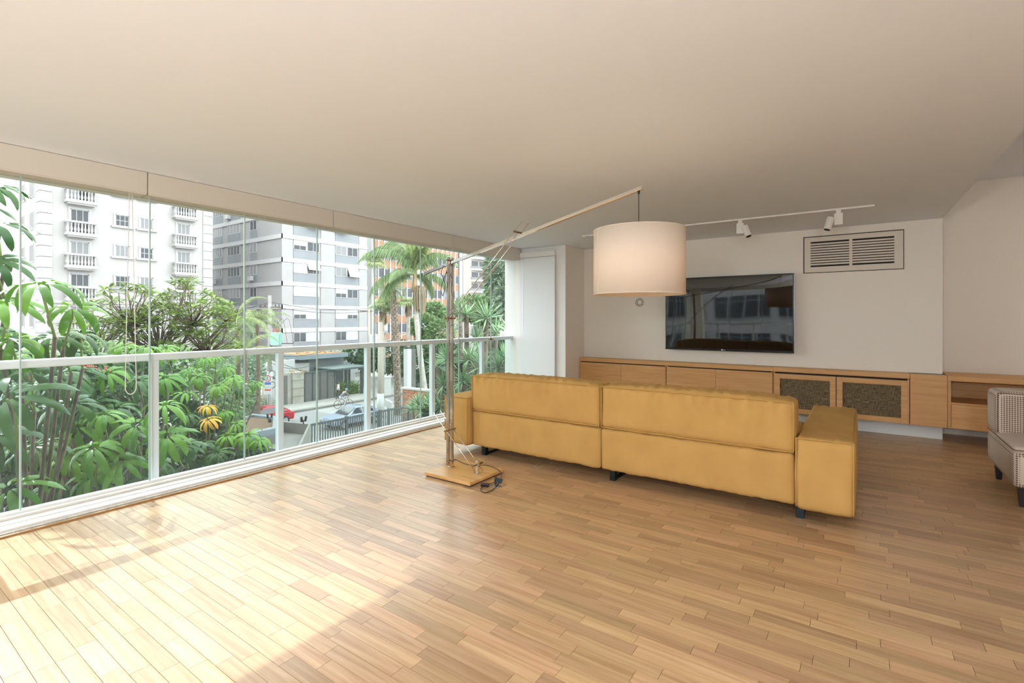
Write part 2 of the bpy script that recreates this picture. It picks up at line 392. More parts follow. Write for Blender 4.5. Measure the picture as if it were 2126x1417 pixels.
# ---- floor: sub-floor slab with every strip laid on it
XF = -4.47
fl = MB().bx(XF, XR, YB, YR+.1, -.30, -.013).build('floor', M['subfloor']); tag(fl, kind='structure')
PW = .073; GAP = .0017
strips = []
rr = random.Random(11)
nrow = int((YR-YB)/PW)+1
for i in range(nrow):
    y0 = YB+i*PW; y1 = min(y0+PW, YR); x = XF - rr.random()*.4
    while x < XR:
        ln = rr.choice((.26,.30,.33,.36,.40,.44,.48,.52)); x1 = x+ln
        a, b = max(x, XF), min(x1, XR)
        if b-a > .02: strips.append((a, b, y0, y1))
        x = x1
def seen_area(s):
    a, b, c, d = s; pts = [(a,c),(b,c),(b,d),(a,d)]; q = []
    for p in pts:
        if Vector((p[0], p[1], 0)).dot(FWD) < .5: return 0
        q.append(proj((p[0], p[1], 0)))
    cx = sum(p[0] for p in q)/4; cyy = sum(p[1] for p in q)/4
    if cx < -20 or cx > 2146 or cyy > 1430: return 0
    return abs(sum(q[k][0]*q[(k+1) % 4][1]-q[(k+1) % 4][0]*q[k][1] for k in range(4)))/2
strips.sort(key=seen_area, reverse=True)
rest = MB()
for k, (a, b, c, d) in enumerate(strips):
    jz = -.0006*random.random()
    if k < 300: MB().bx(a+GAP/2, b-GAP/2, c+GAP/2, d-GAP/2, -.0125, jz).build('plank', M['floorwood'], fl, fix=False)
    else: rest.bx(a+GAP/2, b-GAP/2, c+GAP/2, d-GAP/2, -.0125, jz)
tag(rest.build('plank_field', M['floorwood'], fl, fix=False), kind='stuff')

# ---- ceilings and walls
ce = MB().prism([(-5.0, YB-.2), (.93, YB-.2), (.78, YW+.02), (.78, YR+.1), (-5.0, YR+.1)], lambda p: (p[0], p[1], C), lambda p: (p[0], p[1], 3.35)).build('ceiling', M['ceil']); tag(ce, kind='structure')
cu = MB().bx(.60, XR+.2, YB-.2, YR+.2, C2, 3.34).build('ceiling_upper', M['ceil']); tag(cu, kind='structure')
tag(MB().bx(-3.82, .78, YW, YR, .757, C-.001).build('wall_front', M['wall']), kind='structure')
tag(MB().bx(-3.82, .78, YW+.004, YR, 0, .168).build('baseboard_front', M['plinth']), kind='structure')
tag(MB().bx(-5.0, XR+.2, YR, YR+.2, -.3, 3.35).build('wall_alcove', M['wall']), kind='structure')
tag(MB().bx(XR, XR+.2, YB-.2, YR, -.01, C2).build('wall_right', M['wall']), kind='structure')
tag(MB().bx(-4.38, XR, YB-.2, YB, C-.001, C2).build('wall_back', M['wall']), kind='structure')
wl = MB().bx(-5.0, -3.822, 6.93, YR+.1, -.3, C-.001).build('wall_left', M['colwhite']); tag(wl, kind='structure')
MB().bx(-3.822, -3.820, 6.932, YR, 0, C-.002).build('column_side', M['wall'], wl)
tag(MB().bx(-5.0, -4.38, YB-.25, YB+.1, -.3, C-.001).build('wall_corner', M['wall']), kind='structure')
# facade of this building below and above
tag(MB().bx(-5.0, -4.5, YB-.2, YR+.1, ZG, -.32).build('wall_facade', M['b1']), kind='structure')

# ---- left glazing: floor track, panes, seals
wn = bpy.data.objects.new('window_1', None); COL.objects.link(wn); tag(wn, kind='structure')
Y0, Y1 = YB+.1, 6.925
MB().bx(-4.505, XF, Y0, Y1, -.1, .012).build('wood_edge', M['kerbwood'], wn)
MB().bx(-4.535, -4.505, Y0, Y1, -.1, .020).build('granite_strip', M['granite'], wn)
MB().bx(-4.625, -4.535, Y0, Y1, -.1, .034).build('lower_track', M['trackbeige'], wn, bevel=.003)
MB().bx(-4.635, -4.625, Y0, Y1, -.1, .042).build('track_lip', M['alu'], wn)
MB().bx(-4.70, -4.635, Y0, Y1, -.1, .040).build('lower_track', M['trackbeige'], wn)
MB().bx(-4.712, -4.70, Y0, Y1, -.1, .020).build('track_slot', M['dark'], wn)
MB().bx(-4.80, -4.712, Y0, Y1, -.1, .058).build('upper_track', M['trackbeige'], wn, bevel=.003)
MB().bx(-4.803, -4.757, Y0, Y1, .058, .075).build('glass_shoe', M['alu'], wn)
joints = [.87+.766*k for k in range(-4, 9)]
for a, b in zip(joints[:-1], joints[1:]):
    a2 = max(a, Y0); b2 = min(b, Y1)
    if b2-a2 > .05: MB().bx(XG-.005, XG+.005, a2+.003, b2-.003, .06, 2.44).build('pane', M['glass'], wn)
for j in joints[:-1]:
    if j > Y0+.05: MB().bx(XG-.009, XG+.009, j-.0045, j+.0045, .06, 2.44).build('seal_strip', M['seal'], wn)
# small latch on the pane joint near the far end
MB().cyl((-4.75, 6.25, 1.082), (-4.75, 6.17, 1.082), .018, n=10).build('latch', M['bronze'], wn, True)
# head box over the glass
MB().bx(-5.0, -4.84, Y0, Y1, 2.40, C-.001).build('head_beam', M['colwhite'], wn)

# ---- white railing outside the glass
rl = thing('balcony_railing', 'white metal railing with clear glass infill running outside the long window', 'railing', (-4.87, 0, 0))
MB().bx(-.035, .035, Y0-.3, Y1+.35, 1.048, 1.108).build('handrail', M['aluw'], rl, bevel=.014, seg=3)
posts = [1.70+1.107*k for k in range(-3, 6)]
for p in posts:
    if p > Y0: MB().bx(-.03, .03, p-.03, p+.03, -.25, 1.05).build('post', M['aluw'], rl, bevel=.006)
for a, b in zip(posts[:-1], posts[1:]):
    if a > Y0: MB().bx(-.006, .006, a+.035, b-.035, -.05, 1.045).build('glass_panel', M['railglass'], rl)
MB().bx(-.006, .006, posts[-1]+.035, Y1+.35, -.05, 1.045).build('glass_panel', M['railglass'], rl)

# ---- back glazing behind the camera (lights the room, mirrored in the television)
wb = bpy.data.objects.new('window_2', None); COL.objects.link(wb); tag(wb, kind='structure')
MB().bx(-4.38, XR, YB-.08, YB+.06, -.05, .06).build('sill_track', M['trackbeige'], wb)
MB().bx(-4.38, XR, YB-.2, YB+.05, 2.36, C-.001).build('head_beam', M['blind'], wb)
xs = [-4.38+.938*k for k in range(11)]
for a, b in zip(xs[:-1], xs[1:]):
    MB().bx(a+.003, b-.003, YB-.035, YB-.025, .05, 2.40).build('pane', M['glass'], wb)
for a in xs[1:-1]: MB().bx(a-.005, a+.005, YB-.04, YB-.02, .05, 2.40).build('seal_strip', M['seal'], wb)
rb = thing('balcony_railing', 'white railing behind the camera mirrored as a bright line in the television', 'railing', (0, YB-.16, 0))
MB().bx(-4.38, XR, -.03, .03, 1.048, 1.108).build('handrail', M['aluw'], rb)
for k in range(8): MB().bx(-3.9+1.1*k, -3.84+1.1*k, -.025, .025, -.1, 1.05).build('post', M['aluw'], rb)

# ---- roller blinds along the long window
bl_edges = [Y0, onx(307, 420, -4.65).y, onx(693, 470, -4.65).y, onx(941, 500, -4.65).y, Y1]
bl_lab = ['beige roller blind cassette nearest the camera, above the leftmost panes', 'beige roller blind cassette with a hanging bead-chain loop, second from the left',
          'beige roller blind cassette above the palm tree, third from the left', 'beige roller blind cassette meeting the white column, rightmost in the row']
for k in range(4):
    a, b = bl_edges[k], bl_edges[k+1]
    t = thing('roller_blind', bl_lab[k], 'roller blind', (-4.74, (a+b)/2, 2.388), group='roller blinds over the long window')
    hl = (b-a)/2
    MB().bx(-.09, .09, -hl+.003, hl-.003, .006, C-2.388-.002).build('cassette', M['blind'], t, bevel=.004)
    MB().bx(-.088, .082, -hl+.006, hl-.006, -.004, .010).build('bottom_bar', M['blind'], t)
    if k == 1:
        y = onx(272, 600, -4.62).y - (a+b)/2; zb = onx(272, 828, -4.62).z-2.388
        pts = []
        wv = .035
        for q in range(24): pts.append((.115, y-wv*(.25+.75*q/23), zb*q/24*.93-.02))
        for q in range(13):
            an = math.pi*q/12; pts.append((.115, y-wv*math.cos(an), zb*.93-.02-wv*1.6*math.sin(an)))
        for q in range(23, -1, -1): pts.append((.115, y+wv*(.25+.75*q/23), zb*q/24*.93-.02))
        MB().tube(pts, .0028, 6).build('bead_chain', M['chain'], t, True)
    if k == 2:
        y = onx(941, 480, -4.62).y-(a+b)/2
        MB().tube([(.1, y, .17), (.1, y, -.1), (.1, y, -.32)], .002, 5).build('cord', M['chain'], t)
# blind pulled down in front of the column
t = thing('roller_blind', 'white roller blind pulled right down over the column beside the window', 'roller blind', (-4.33, 6.90, 0))
MB().bx(-.315, .335, -.006, .006, .02, 2.40).build('fabric', M['blindwhite'], t)
MB().bx(-.315, .34, -.030, .024, 2.405, 2.49).build('cassette', M['colwhite'], t)
MB().cyl((-.315, -.002, .03), (.335, -.002, .03), .012).build('bottom_bar', M['aluw'], t, True)
pts = [(-.30, -.04, 2.40-1.2*q/20) for q in range(21)]+[(-.30+.03*(1-math.cos(math.pi*q/10)), -.04, 1.2-.06*math.sin(math.pi*q/10)) for q in range(1, 10)]+[(-.24, -.04, 1.2+1.2*q/20) for q in range(21)]
MB().tube(pts, .0028, 5).build('bead_chain', M['aluw'], t, True)

# ================================================================== LIGHT FITTINGS OUT OF VIEW: DOWNLIGHTS, ADDED FILL GLOBES
def downlight(x, y, z, e, lab):
    t = thing('downlight', lab, 'downlight', (x, y, z), group='recessed ceiling downlights outside the view')
    MB().lathe([(.075, -.004), (.095, -.006), (.095, 0), (.075, 0)], n=20, cap=False).build('trim_ring', M['white'], t)
    MB().lathe([(.0, -.002), (.075, -.002)], n=20, cap=False).build('lens', M['canlight'], t)
    ld = bpy.data.lights.new('downlight_lamp', 'AREA'); ld.shape = 'DISK'; ld.size = .15; ld.energy = e; ld.color = (1, .86, .70)
    lo = bpy.data.objects.new('lamp', ld); COL.objects.link(lo); lo.parent = t; lo.location = (0, 0, -.02)
for (x, y, e, lab) in ((2.6, 7.3, 1, 'warm recessed downlight just right of the view above the alcove cabinet'), (3.8, 7.3, 1, 'warm recessed downlight far right of the view near the side wall')):
    downlight(x, y, C2, e, lab)

def fill(x, y, z, lab):  # unseen globe lamps added behind the camera to brighten the room
    t = thing('fill_globe', lab, 'pendant lamp', (x, y, z), group='opal fill globes added behind the camera')
    MB().lathe([(.15*math.cos(R(a)), .15*math.sin(R(a))) for a in range(-90, 91, 10)], n=24, cap=False).build('globe', M['opal'], t, True)
    MB().cyl((0, 0, .15), (0, 0, C-z), .004, n=6).build('cable', M['black'], t); MB().lathe([(.05, C-z-.03), (.05, C-z)], n=16).build('ceiling_rose', M['white'], t)
for x, lab in ((-.4, 'opal globe pendant lamp added behind the camera, nearest the long window'), (.65, 'opal globe pendant lamp added behind the camera, furthest from the long window')): fill(x, -1.3, 1.75, lab)

# ================================================================== FURNITURE
# ---- low oak cabinets along the television wall
YC = 7.40; ZT = .755; ZB = .168
cx = [-3.815]+[ony(u, 800, YC).x for u in (1289, 1383, 1486, 1605, 1736, 1889, 1967)]
def unit(lab, a, b, z1=.697):
    t = thing('cabinet_unit', lab, 'cabinet', ((a+b)/2, YC, ZB), group='low cabinet units under the television')
    hw = (b-a)/2
    MB().bx(-hw+.004, hw-.004, .024, .17, 0, z1-ZB-.004).build('carcass', M['dark'], t)
    MB().bx(-hw+.004, -hw+.020, .006, .17, 0, z1-ZB-.004).build('side_panel', M['oakv'], t)
    MB().bx(hw-.020, hw-.004, .006, .17, 0, z1-ZB-.004).build('side_panel', M['oakv'], t)
    return t, hw, z1-ZB
def plain_door(t, x0, x1, h):
    return MB().bx(x0, x1, 0, .020, .002, h-.014).build('door', M['oak'], t, bevel=.0015)
for (i, lab) in ((0, 'oak low cabinet with two plain doors against the white column'), (2, 'oak low cabinet with two plain doors straight below the television')):
    a, m_, b = cx[i], cx[i+1], cx[i+2]; t, hw, h = unit(lab, a, b); c0 = (a+b)/2
    plain_door(t, -hw+.010, m_-c0-.0015, h); plain_door(t, m_-c0+.0015, hw-.010, h)
a, m_, b = cx[4], cx[5], cx[6]; t, hw, h = unit('oak low cabinet with two woven cane-fronted doors behind the sofa arm', a, b); c0 = (a+b)/2
for (x0, x1) in ((-hw+.018, m_-c0-.004), (m_-c0+.004, hw-.018)):
    fw_ = .062; mb = MB()
    mb.bx(x0, x0+fw_, 0, .022, .002, h-.022); mb.bx(x1-fw_, x1, 0, .022, .002, h-.022)
    mb.bx(x0+fw_, x1-fw_, 0, .022, .002, .002+fw_); mb.bx(x0+fw_, x1-fw_, 0, .022, h-.022-fw_, h-.022)
    dr = mb.build('door', M['oak'], t, bevel=.0012)
    MB().bx(x0+fw_-.001, x1-fw_+.001, .012, .018, .062, h-.083).build('cane_panel', M['cane'], dr)
t = thing('cabinet_unit', 'plain full-height oak panel unit at the end of the cane-fronted cabinet', 'cabinet', ((cx[6]+cx[7])/2, YC, ZB), group='low cabinet units under the television')
hw = (cx[7]-cx[6])/2
MB().bx(-hw+.004, hw-.002, .024, .17, 0, ZT-ZB-.004).build('carcass', M['oakv'], t)
MB().bx(-hw+.003, hw-.001, 0, .024, 0, ZT-ZB).build('door', M['oak'], t, bevel=.0015)
# unit with open niche and drawer in the alcove
XE = 2.7
t = thing('cabinet_unit', 'oak unit with an open niche above a drawer behind the patterned armchair', 'cabinet', (cx[7], YC, ZB), group='low cabinet units under the television')
W_ = XE-cx[7]
MB().bx(.002, W_, 0, .58, ZT-ZB-.055, ZT-ZB).build('top_board', M['oak'], t, bevel=.0015)
MB().bx(.002, .030, .002, .58, 0, ZT-ZB-.056).build('side_panel', M['oakv'], t)
MB().bx(W_-.03, W_, .002, .58, 0, ZT-ZB-.056).build('side_panel', M['oakv'], t)
MB().bx(.031, W_-.031, .004, .58, .270, .290).build('shelf', M['oak'], t)
MB().bx(.031, W_-.031, .56, .58, 0, ZT-ZB-.057).build('back_panel', M['oak'], t)
MB().bx(.031, W_-.031, .03, .55, .0, .015).build('floor_panel', M['oak'], t)
for k in range(2): MB().bx(.033+k*(W_-.066)/2, .031+(k+1)*(W_-.066)/2, 0, .020, .001, .268).build('drawer', M['oak'], t, bevel=.0015)
# worktop boards
o = thing('worktop', 'oak worktop board over the plain cabinet doors left of the joint', 'worktop', ((cx[0]+cx[4])/2, YC, .7))
MB().bx((cx[0]-cx[4])/2, (cx[4]-cx[0])/2-.001, 0, .19, -.001, .055).build('board', M['oak'], o, bevel=.0015)
o = thing('worktop', 'shorter oak worktop board over the cane-fronted cabinet', 'worktop', ((cx[4]+cx[6])/2, YC, .7))
MB().bx((cx[4]-cx[6])/2+.001, (cx[6]-cx[4])/2, 0, .19, -.001, .055).build('board', M['oak'], o, bevel=.0015)

# ---- television
tv = thing('television', 'large flat black television hung on the wall', 'television', (-1.566, 7.53, 1.47)); tv.rotation_euler = (R(.4), 0, 0)
MB().bx(-.6, .6, .0, .045, -.35, .35).build('wall_mount', M['black'], tv)
MB().bx(-.85, .85, -.035, .0, -.53, .53).build('casing', M['tvframe'], tv, bevel=.004)
MB().bx(-.851, .851, -.020, -.012, -.531, .531).build('edge_trim', M['silver'], tv)
n = 24; mb = MB(); vs_ = []; fs_ = []
for j in range(13):
    for i in range(n+1):
        a = -1+2*i/n; b = -1+2*j/12
        vs_.append((a*.835, -.0375-.004*(1-a**4)*(1-b**4)+.0004*math.sin(a*5+b*2), -.005+b*.512))
for j in range(12):
    for i in range(n): fs_.append((j*(n+1)+i, j*(n+1)+i+1, (j+1)*(n+1)+i+1, (j+1)*(n+1)+i))
mb.add(vs_, fs_).build('screen', M['tvglass'], tv, True)
bez = MB().bx(-.85, .85, -.044, -.036, -.53, -.497).build('lower_bezel', M['tvframe'], tv, bevel=.003)
lg = mat('logo_silver', (.85,.82,.78), .3, .3)
MB().cyl((-.072+.03, -.046, -.513), (-.072+.03, -.0435, -.513), .010, n=16).build('logo_disc', lg, bez)
text_mesh('LG', .020, 'logo_letters', lg, bez, Matrix.Translation((-.012, -.0455, -.513)) @ Matrix.Rotation(R(90), 4, 'X'))

# ---- air-conditioning grille set in the wall
gx0, gx1, gz0, gz1 = -.616, .429, 1.993, 2.471
g = thing('air_grille', 'cream slatted air-conditioning grille flush in the wall above right of the television', 'grille', ((gx0+gx1)/2, YW, (gz0+gz1)/2))
gw, gh = (gx1-gx0)/2, (gz1-gz0)/2
MB().bx(-gw, gw, -.003, .0, -gh, gh).build('shadow_gap', M['dark'], g)
fr = MB(); b_ = .006; px0, px1, pz0, pz1 = -gw+.012, gw-.008, -gh+.008, gh-.012
ix0, ix1, iz0, iz1 = px0+.070, px1-.085, pz0+.070, pz1-.060
fr.bx(px0, ix0, -.012, -.002, pz0, pz1); fr.bx(ix1, px1, -.012, -.002, pz0, pz1); fr.bx(ix0, ix1, -.012, -.002, pz0, iz0); fr.bx(ix0, ix1, -.012, -.002, iz1, pz1)
mid = (ix0+ix1)/2; fr.bx(mid-.016, mid+.016, -.012, -.002, iz0, iz1)
fr.build('frame', M['grille'], g)
MB().bx(ix0, ix1, -.0035, -.003, iz0, iz1).build('backing', M['dark'], g)
for (a, b) in ((ix0, mid-.016), (mid+.016, ix1)):
    ns = 10; pit = (iz1-iz0)/ns
    for k in range(ns-1):
        zc = iz0+pit*(k+1); MB().bx(a+.0005, b-.0005, -.0115, -.004, zc-pit*.32, zc+pit*.32).build('slat', M['grille'], g)
# ---- small round-bladed exhaust vent
e = thing('exhaust_vent', 'small square wall vent with a ring of curved slots', 'vent', (-2.848, YW, 1.655))
MB().bx(-.092, .092, -.006, 0, -.095, .095).build('plate', M['wall'], e, bevel=.002)
for k in range(13):
    a0 = 2*math.pi*k/13; mb = MB(); top = []; bot = []
    for q in range(7):
        r_ = .030+.048*q/6; an = a0+.55*q/6; wd = (.0012+.0058*math.sin(math.pi*(q+.5)/7))/r_
        top.append((r_*math.cos(an+wd), -.0072, r_*math.sin(an+wd))); bot.append((r_*math.cos(an-wd*.6), -.0072, r_*math.sin(an-wd*.6)))
    vs_ = top+bot; mb.add(vs_, [(q, q+1, 7+q+1, 7+q) for q in range(6)]).build('slot', M['dark'], e, fix=False)

# ---- ceiling track and its two spotlights
tk = thing('lighting_track', 'slim white lighting track running across the ceiling before the television wall', 'light track', (-1.54, 6.30, C))
MB().bx(-1.66, 1.66, -.017, .017, -.018, 0).build('rail', M['white'], tk, bevel=.002)
MB().bx(-1.60, -1.57, -.010, .010, -.020, -.017).build('end_feed', M['dark'], tk)
def spot(x, lab, yaw, off):
    s = thing('track_spotlight', lab, 'spotlight', (x, 6.30, C-.018), group='white track spotlights')
    MB().bx(-.022, .022, -.014, .014, -.035, 0).build('adapter', M['white'], s, bevel=.002)
    MB().bx(-.038, .038, -.018, .018, -.155, -.033).build('driver_box', M['white'], s, bevel=.002)
    q = Vector((off, -.045, -.125)); d = Vector((math.sin(yaw)*.42, -.22, -.9)).normalized()
    hd = MB().cyl(q-d*.050, q+d*.085, .036, .036, 20).build('head', M['white'], s, True); 
    hd.modifiers.new('edge', 'EDGE_SPLIT')
    MB().cyl(q+d*.0845, q+d*.0865, .029, .029, 18).build('lens', M['dark'], hd)
    MB().bar(q, (off*.2, -.01, -.09), .012, .012).build('pivot', M['white'], s)
spot(ony(1537, 470, 6.30).x, 'white track spotlight on the left, its head turned right', .9, .072)
spot(ony(1741, 450, 6.30).x, 'white track spotlight on the right above the air grille, its head turned left', -.6, -.080)

# ---- sofa
def soft(name, m, x0, x1, y0, y1, z0, z1, r, parent, puff=(0,0,0), seg=.03, wr=None):
    lo = Vector((x0, y0, z0)); hi = Vector((x1, y1, z1)); c = (lo+hi)/2; h = (hi-lo)/2
    b = bmesh.new(); nn = [max(3, int((hi[i]-lo[i])/seg)) for i in range(3)]
    for ax in range(3):
        u, v = (ax+1) % 3, (ax+2) % 3
        for sgn in (-1, 1):
            g_ = []
            for i in range(nn[u]+1):
                row = []
                for j in range(nn[v]+1):
                    p = [0,0,0]; p[ax] = sgn*h[ax]; p[u] = -h[u]+2*h[u]*i/nn[u]; p[v] = -h[v]+2*h[v]*j/nn[v]
                    row.append(b.verts.new(p))
                g_.append(row)
            for i in range(nn[u]):
                for j in range(nn[v]): b.faces.new((g_[i][j], g_[i+1][j], g_[i+1][j+1], g_[i][j+1]))
    bmesh.ops.remove_doubles(b, verts=b.verts, dist=1e-5); bmesh.ops.recalc_face_normals(b, faces=b.faces)
    for vt in b.verts:
        p = vt.co; t = Vector((p.x/h.x, p.y/h.y, p.z/h.z))
        q = Vector([max(-(h[i]-r), min(h[i]-r, p[i])) for i in range(3)]); d = p-q
        nrm = d.normalized() if d.length > 1e-7 else Vector((0,0,1))
        newp = q+nrm*min(r, d.length if d.length > 0 else 0) if d.length > r else p.copy()
        for i in range(3):
            j, k = (i+1) % 3, (i+2) % 3
            newp[i] += puff[i]*t[i]*(1-t[j]**4)*(1-t[k]**4)
        if wr: newp += nrm*wr(newp+c, t)
        vt.co = newp+c
    me = bpy.data.meshes.new(name); b.to_mesh(me); b.free(); me.materials.append(m)
    me.polygons.foreach_set('use_smooth', [True]*len(me.polygons))
    o = bpy.data.objects.new(name, me); COL.objects.link(o)
    if parent is not None: o.parent = parent
    return o
def piping(o, path, r=.0045, m='piping'):
    pts = []
    for i in range(len(path)-1):
        a, b = Vector(path[i]), Vector(path[i+1]); k = max(2, int((b-a).length/.04))
        for q in range(k):
            p = a.lerp(b, q/k); pts.append(p+Vector((0, 0, .0035*noise.noise(p*14))))
    pts.append(Vector(path[-1])); MB().tube(pts, r, 6).build('piping', M[m], o, True)
sf = thing('sofa', 'long mustard fabric sofa seen from behind with block arms', 'sofa', (0, 0, 0))
def w_back(seed, x0, x1, ztop):
    def f(p, t):
        dz = ztop-p.z; xx = p.x*1.0
        near = math.exp(-max(dz, 0)/.10)
        s = 0
        g1 = .5+.5*noise.noise(Vector((xx*2.3+seed, .3, 0)))
        s += .011*near*(.35+g1)*math.sin(xx*70+4*noise.noise(Vector((xx*5, seed, dz*5))))
        s += .010*g1*math.sin(xx*44-dz*22+4*noise.noise(Vector((xx*4, dz*3, seed))))*(.12+.9*math.exp(-max(dz, 0)/.17))
        s += .008*noise.noise(Vector((xx*5, dz*3, seed*2.1)))
        if t.z > .9: s = s*.35+.004*math.sin(p.x*75+p.y*55+3*noise.noise(Vector((xx*6, p.y*8, seed))))
        return s
    return f
def w_low(seed):
    def f(p, t):
        return .009*noise.noise(Vector((p.x*8, p.z*2.2, seed)))+.0040*math.sin(p.x*75+4*noise.noise(Vector((p.x*5, p.z*3, seed))))*(.5+.5*noise.noise(Vector((p.x*4, 0, seed+3))))
    return f
XM = -1.838
for k, (a, b) in enumerate(((-3.275, XM-.004), (XM+.004, -.375))):
    o = soft('back_cushion', M['sofa'], a, b, 3.945, 4.235, .462, .822, .035, sf, (.006, .012, .022), .022, w_back(k*7.3+1, a, b, .82))
    piping(o, [(a+.006, 3.952, .47), (a+.006, 3.949, .816), (b-.006, 3.949, .816), (b-.006, 3.952, .47), (a+.006, 3.952, .468)], .0062)
    o = soft('lower_back', M['sofa'], a, b, 3.955, 4.20, .10, .456, .022, sf, (.004, .010, 0), .025, w_low(k*3.1))
    piping(o, [(a+.01, 3.962, .447), (b-.01, 3.962, .447)], .0035)
    o = soft('seat_base', M['sofa'], a, b, 4.21, 5.38, .10, .28, .03, sf, (0, 0, 0), .06)
    o = soft('seat_cushion', M['sofa'], a, b, 4.24, 5.40, .285, .44, .05, sf, (.0, .012, .02), .06, w_low(k+9))
for k, (a, b) in enumerate(((-3.60, -3.285), (-.366, -.030))):
    o = soft('armrest', M['sofa'], a, b, 3.895, 5.46, .10, .592, .032, sf, (.008, .008, .012), .028,
             lambda p, t: .008*noise.noise(Vector((p.x*8, p.y*3, p.z*4)))+(.006*math.sin(p.x*85+p.z*9)*math.exp(-abs(.59-p.z)/.07)))
    piping(o, [(a+.006, 3.902, .12), (a+.006, 3.900, .587), (b-.006, 3.900, .587), (b-.006, 3.902, .12)], .0058)
    piping(o, [(b-.005, 3.905, .587), (b-.005, 5.44, .587)], .0055)
for x in (-3.17, -1.756, -.348):
    MB().bx(x-.024, x+.024, 4.02, 4.065, .0, .105).build('leg', M['blackm'], sf)
    MB().bx(x-.024, x+.024, 5.20, 5.245, .0, .105).build('leg', M['blackm'], sf)
    MB().bx(x-.02, x+.02, 4.065, 5.20, .0, .012).build('runner', M['blackm'], sf)
    MB().bx(x-.02, x+.02, 4.02, 5.2, .094, .1045).build('frame_rail', M['blackm'], sf)

# ---- armchair at the right edge
ac = thing('armchair', 'low beige dotted-weave armchair at the right edge of the room', 'armchair', (0, 0, 0))
ax0, ax1 = .93, 1.72
o = soft('base', M['dotfab'], ax0, ax1, 5.15, 6.10, .145, .415, .03, ac, (.004, .004, 0), .04)
o = soft('seat_cushion', M['plainfab'], ax0+.004, ax1-.004, 5.16, 5.78, .40, .452, .022, ac, (0, 0, .010), .04)
o = soft('backrest', M['dotfab'], ax0, ax1, 5.74, 6.11, .42, .790, .045, ac, (.004, .004, .008), .03)
piping(o, [(ax0+.010, 5.75, .45), (ax0+.012, 5.752, .778), (ax1-.012, 5.752, .778), (ax1-.010, 5.75, .45)], m='chairpipe')
piping(o, [(ax0+.002, 6.08, .425), (ax0+.002, 5.2, .425), (ax0+.01, 5.155, .425), (ax1-.01, 5.155, .425)], m='chairpipe')
for (x, y) in ((ax0+.06, 5.22), (ax1-.06, 5.22), (ax0+.06, 6.0), (ax1-.06, 6.0)):
    MB().prism([(-1,-1),(1,-1),(1,1),(-1,1)], lambda p: (x+p[0]*.017, y+p[1]*.017, 0), lambda p: (x+p[0]*.028, y+p[1]*.028, .15)).build('leg', M['black'], ac)

# ---- cantilever floor lamp
LX, LY = -3.10, 3.43
lp = thing('floor_lamp', 'chrome crane floor lamp with a wide cream drum shade and square wooden base', 'floor lamp', (LX, LY, 0))
def P(x, z, y=0.0): return Vector((x-LX, y, z))
MB().bx(-.075, .445, -.25, .23, .010, .038).build('base_board', M['lampwood'], lp, bevel=.003)
MB().bx(-.065, .435, -.24, .22, .0, .011).build('base_foot', M['black'], lp)
for s in (-1, 1):
    MB().bx(-.016, .016, s*.026-.007, s*.026+.007, .052, 1.962).build('mast_bar', M['mast'], lp, bevel=.0015)
    MB().cyl(P(-3.277, 1.223, s*.047), P(-2.265, 2.196, s*.047), .0048, n=8).build('brace_rod', M['rod'], lp, True)
    MB().cyl(P(-3.262, .524, s*.047), P(-2.748, .045, s*.047), .0045, n=8).build('brace_rod', M['rod'], lp, True)
MB().bx(-.014, .014, -.018, .018, .038, .11).build('mast_foot', M['chrome'], lp, bevel=.001)
MB().bx(-.035, .035, -.03, .03, .038, .042).build('foot_plate', M['chrome'], lp)
MB().bx(.312, .342, -.012, .012, .038, .145).build('brace_foot', M['chrome'], lp, bevel=.002)
MB().bx(.297, .357, -.03, .03, .038, .042).build('foot_plate', M['chrome'], lp)
arm = MB().bar(P(-3.43, 1.832), P(-1.272, 2.330), .026, .026).build('arm', M['chrome'], lp, bevel=.002)
MB().cyl(P(-1.297, 2.312), P(-1.297, 2.288), .010, .007, 10).build('cable_grip', M['black'], arm, True)
for (x, z, w_) in ((-3.10, 1.402, .075), (-3.10, .375, .075), (-2.335, 2.118, .07), (-2.773, .112, .07), (-3.10, 1.935, .045), (-3.10, .075, .045)):
    MB().cyl(P(x, z, -w_), P(x, z, w_), .0075, n=10).build('clamp_pin', M['bronze'], lp, True)
# drum shade, bulb and drop cable
SX = -1.297; SR = .3187; Z0, Z1 = 1.572, 2.030
n = 64; mb = MB(); vs_ = []; fs_ = []
for k in range(n):
    a = 2*math.pi*k/n; c_, s_ = math.cos(a), math.sin(a)
    for (r_, z_) in ((SR, Z0), (SR, Z1), (SR-.004, Z1), (SR-.004, Z0)): vs_.append((SX-LX+r_*c_, r_*s_, z_))
for k in range(n):
    j = (k+1) % n
    for q in range(4): fs_.append((k*4+q, j*4+q, j*4+(q+1) % 4, k*4+(q+1) % 4))
sh = mb.add(vs_, fs_).build('shade', M['shade'], lp)
for p_ in sh.data.polygons: p_.use_smooth = abs(p_.normal.z) < .5
for z_ in (Z0+.002, Z1-.002):
    MB().tube([(SX-LX+SR*math.cos(2*math.pi*k/48), SR*math.sin(2*math.pi*k/48), z_) for k in range(49)], .0042, 6, False).build('rim_binding', M['shade'], sh, True)
sa = -2.25
MB().obx((SX-LX+(SR+.0005)*math.cos(sa), (SR+.0005)*math.sin(sa), (Z0+Z1)/2), Vector((math.cos(sa), math.sin(sa), 0))*.0008, Vector((-math.sin(sa), math.cos(sa), 0))*.006, (0, 0, (Z1-Z0)/2-.004)).build('seam', M['shade'], sh)
sp = MB()
for k in range(3):
    a = 2*math.pi*k/3+.3; sp.cyl((SX-LX, 0, Z1-.03), (SX-LX+(SR-.004)*math.cos(a), (SR-.004)*math.sin(a), Z1-.03), .003, n=6)
sp.build('spider', M['chrome'], sh)
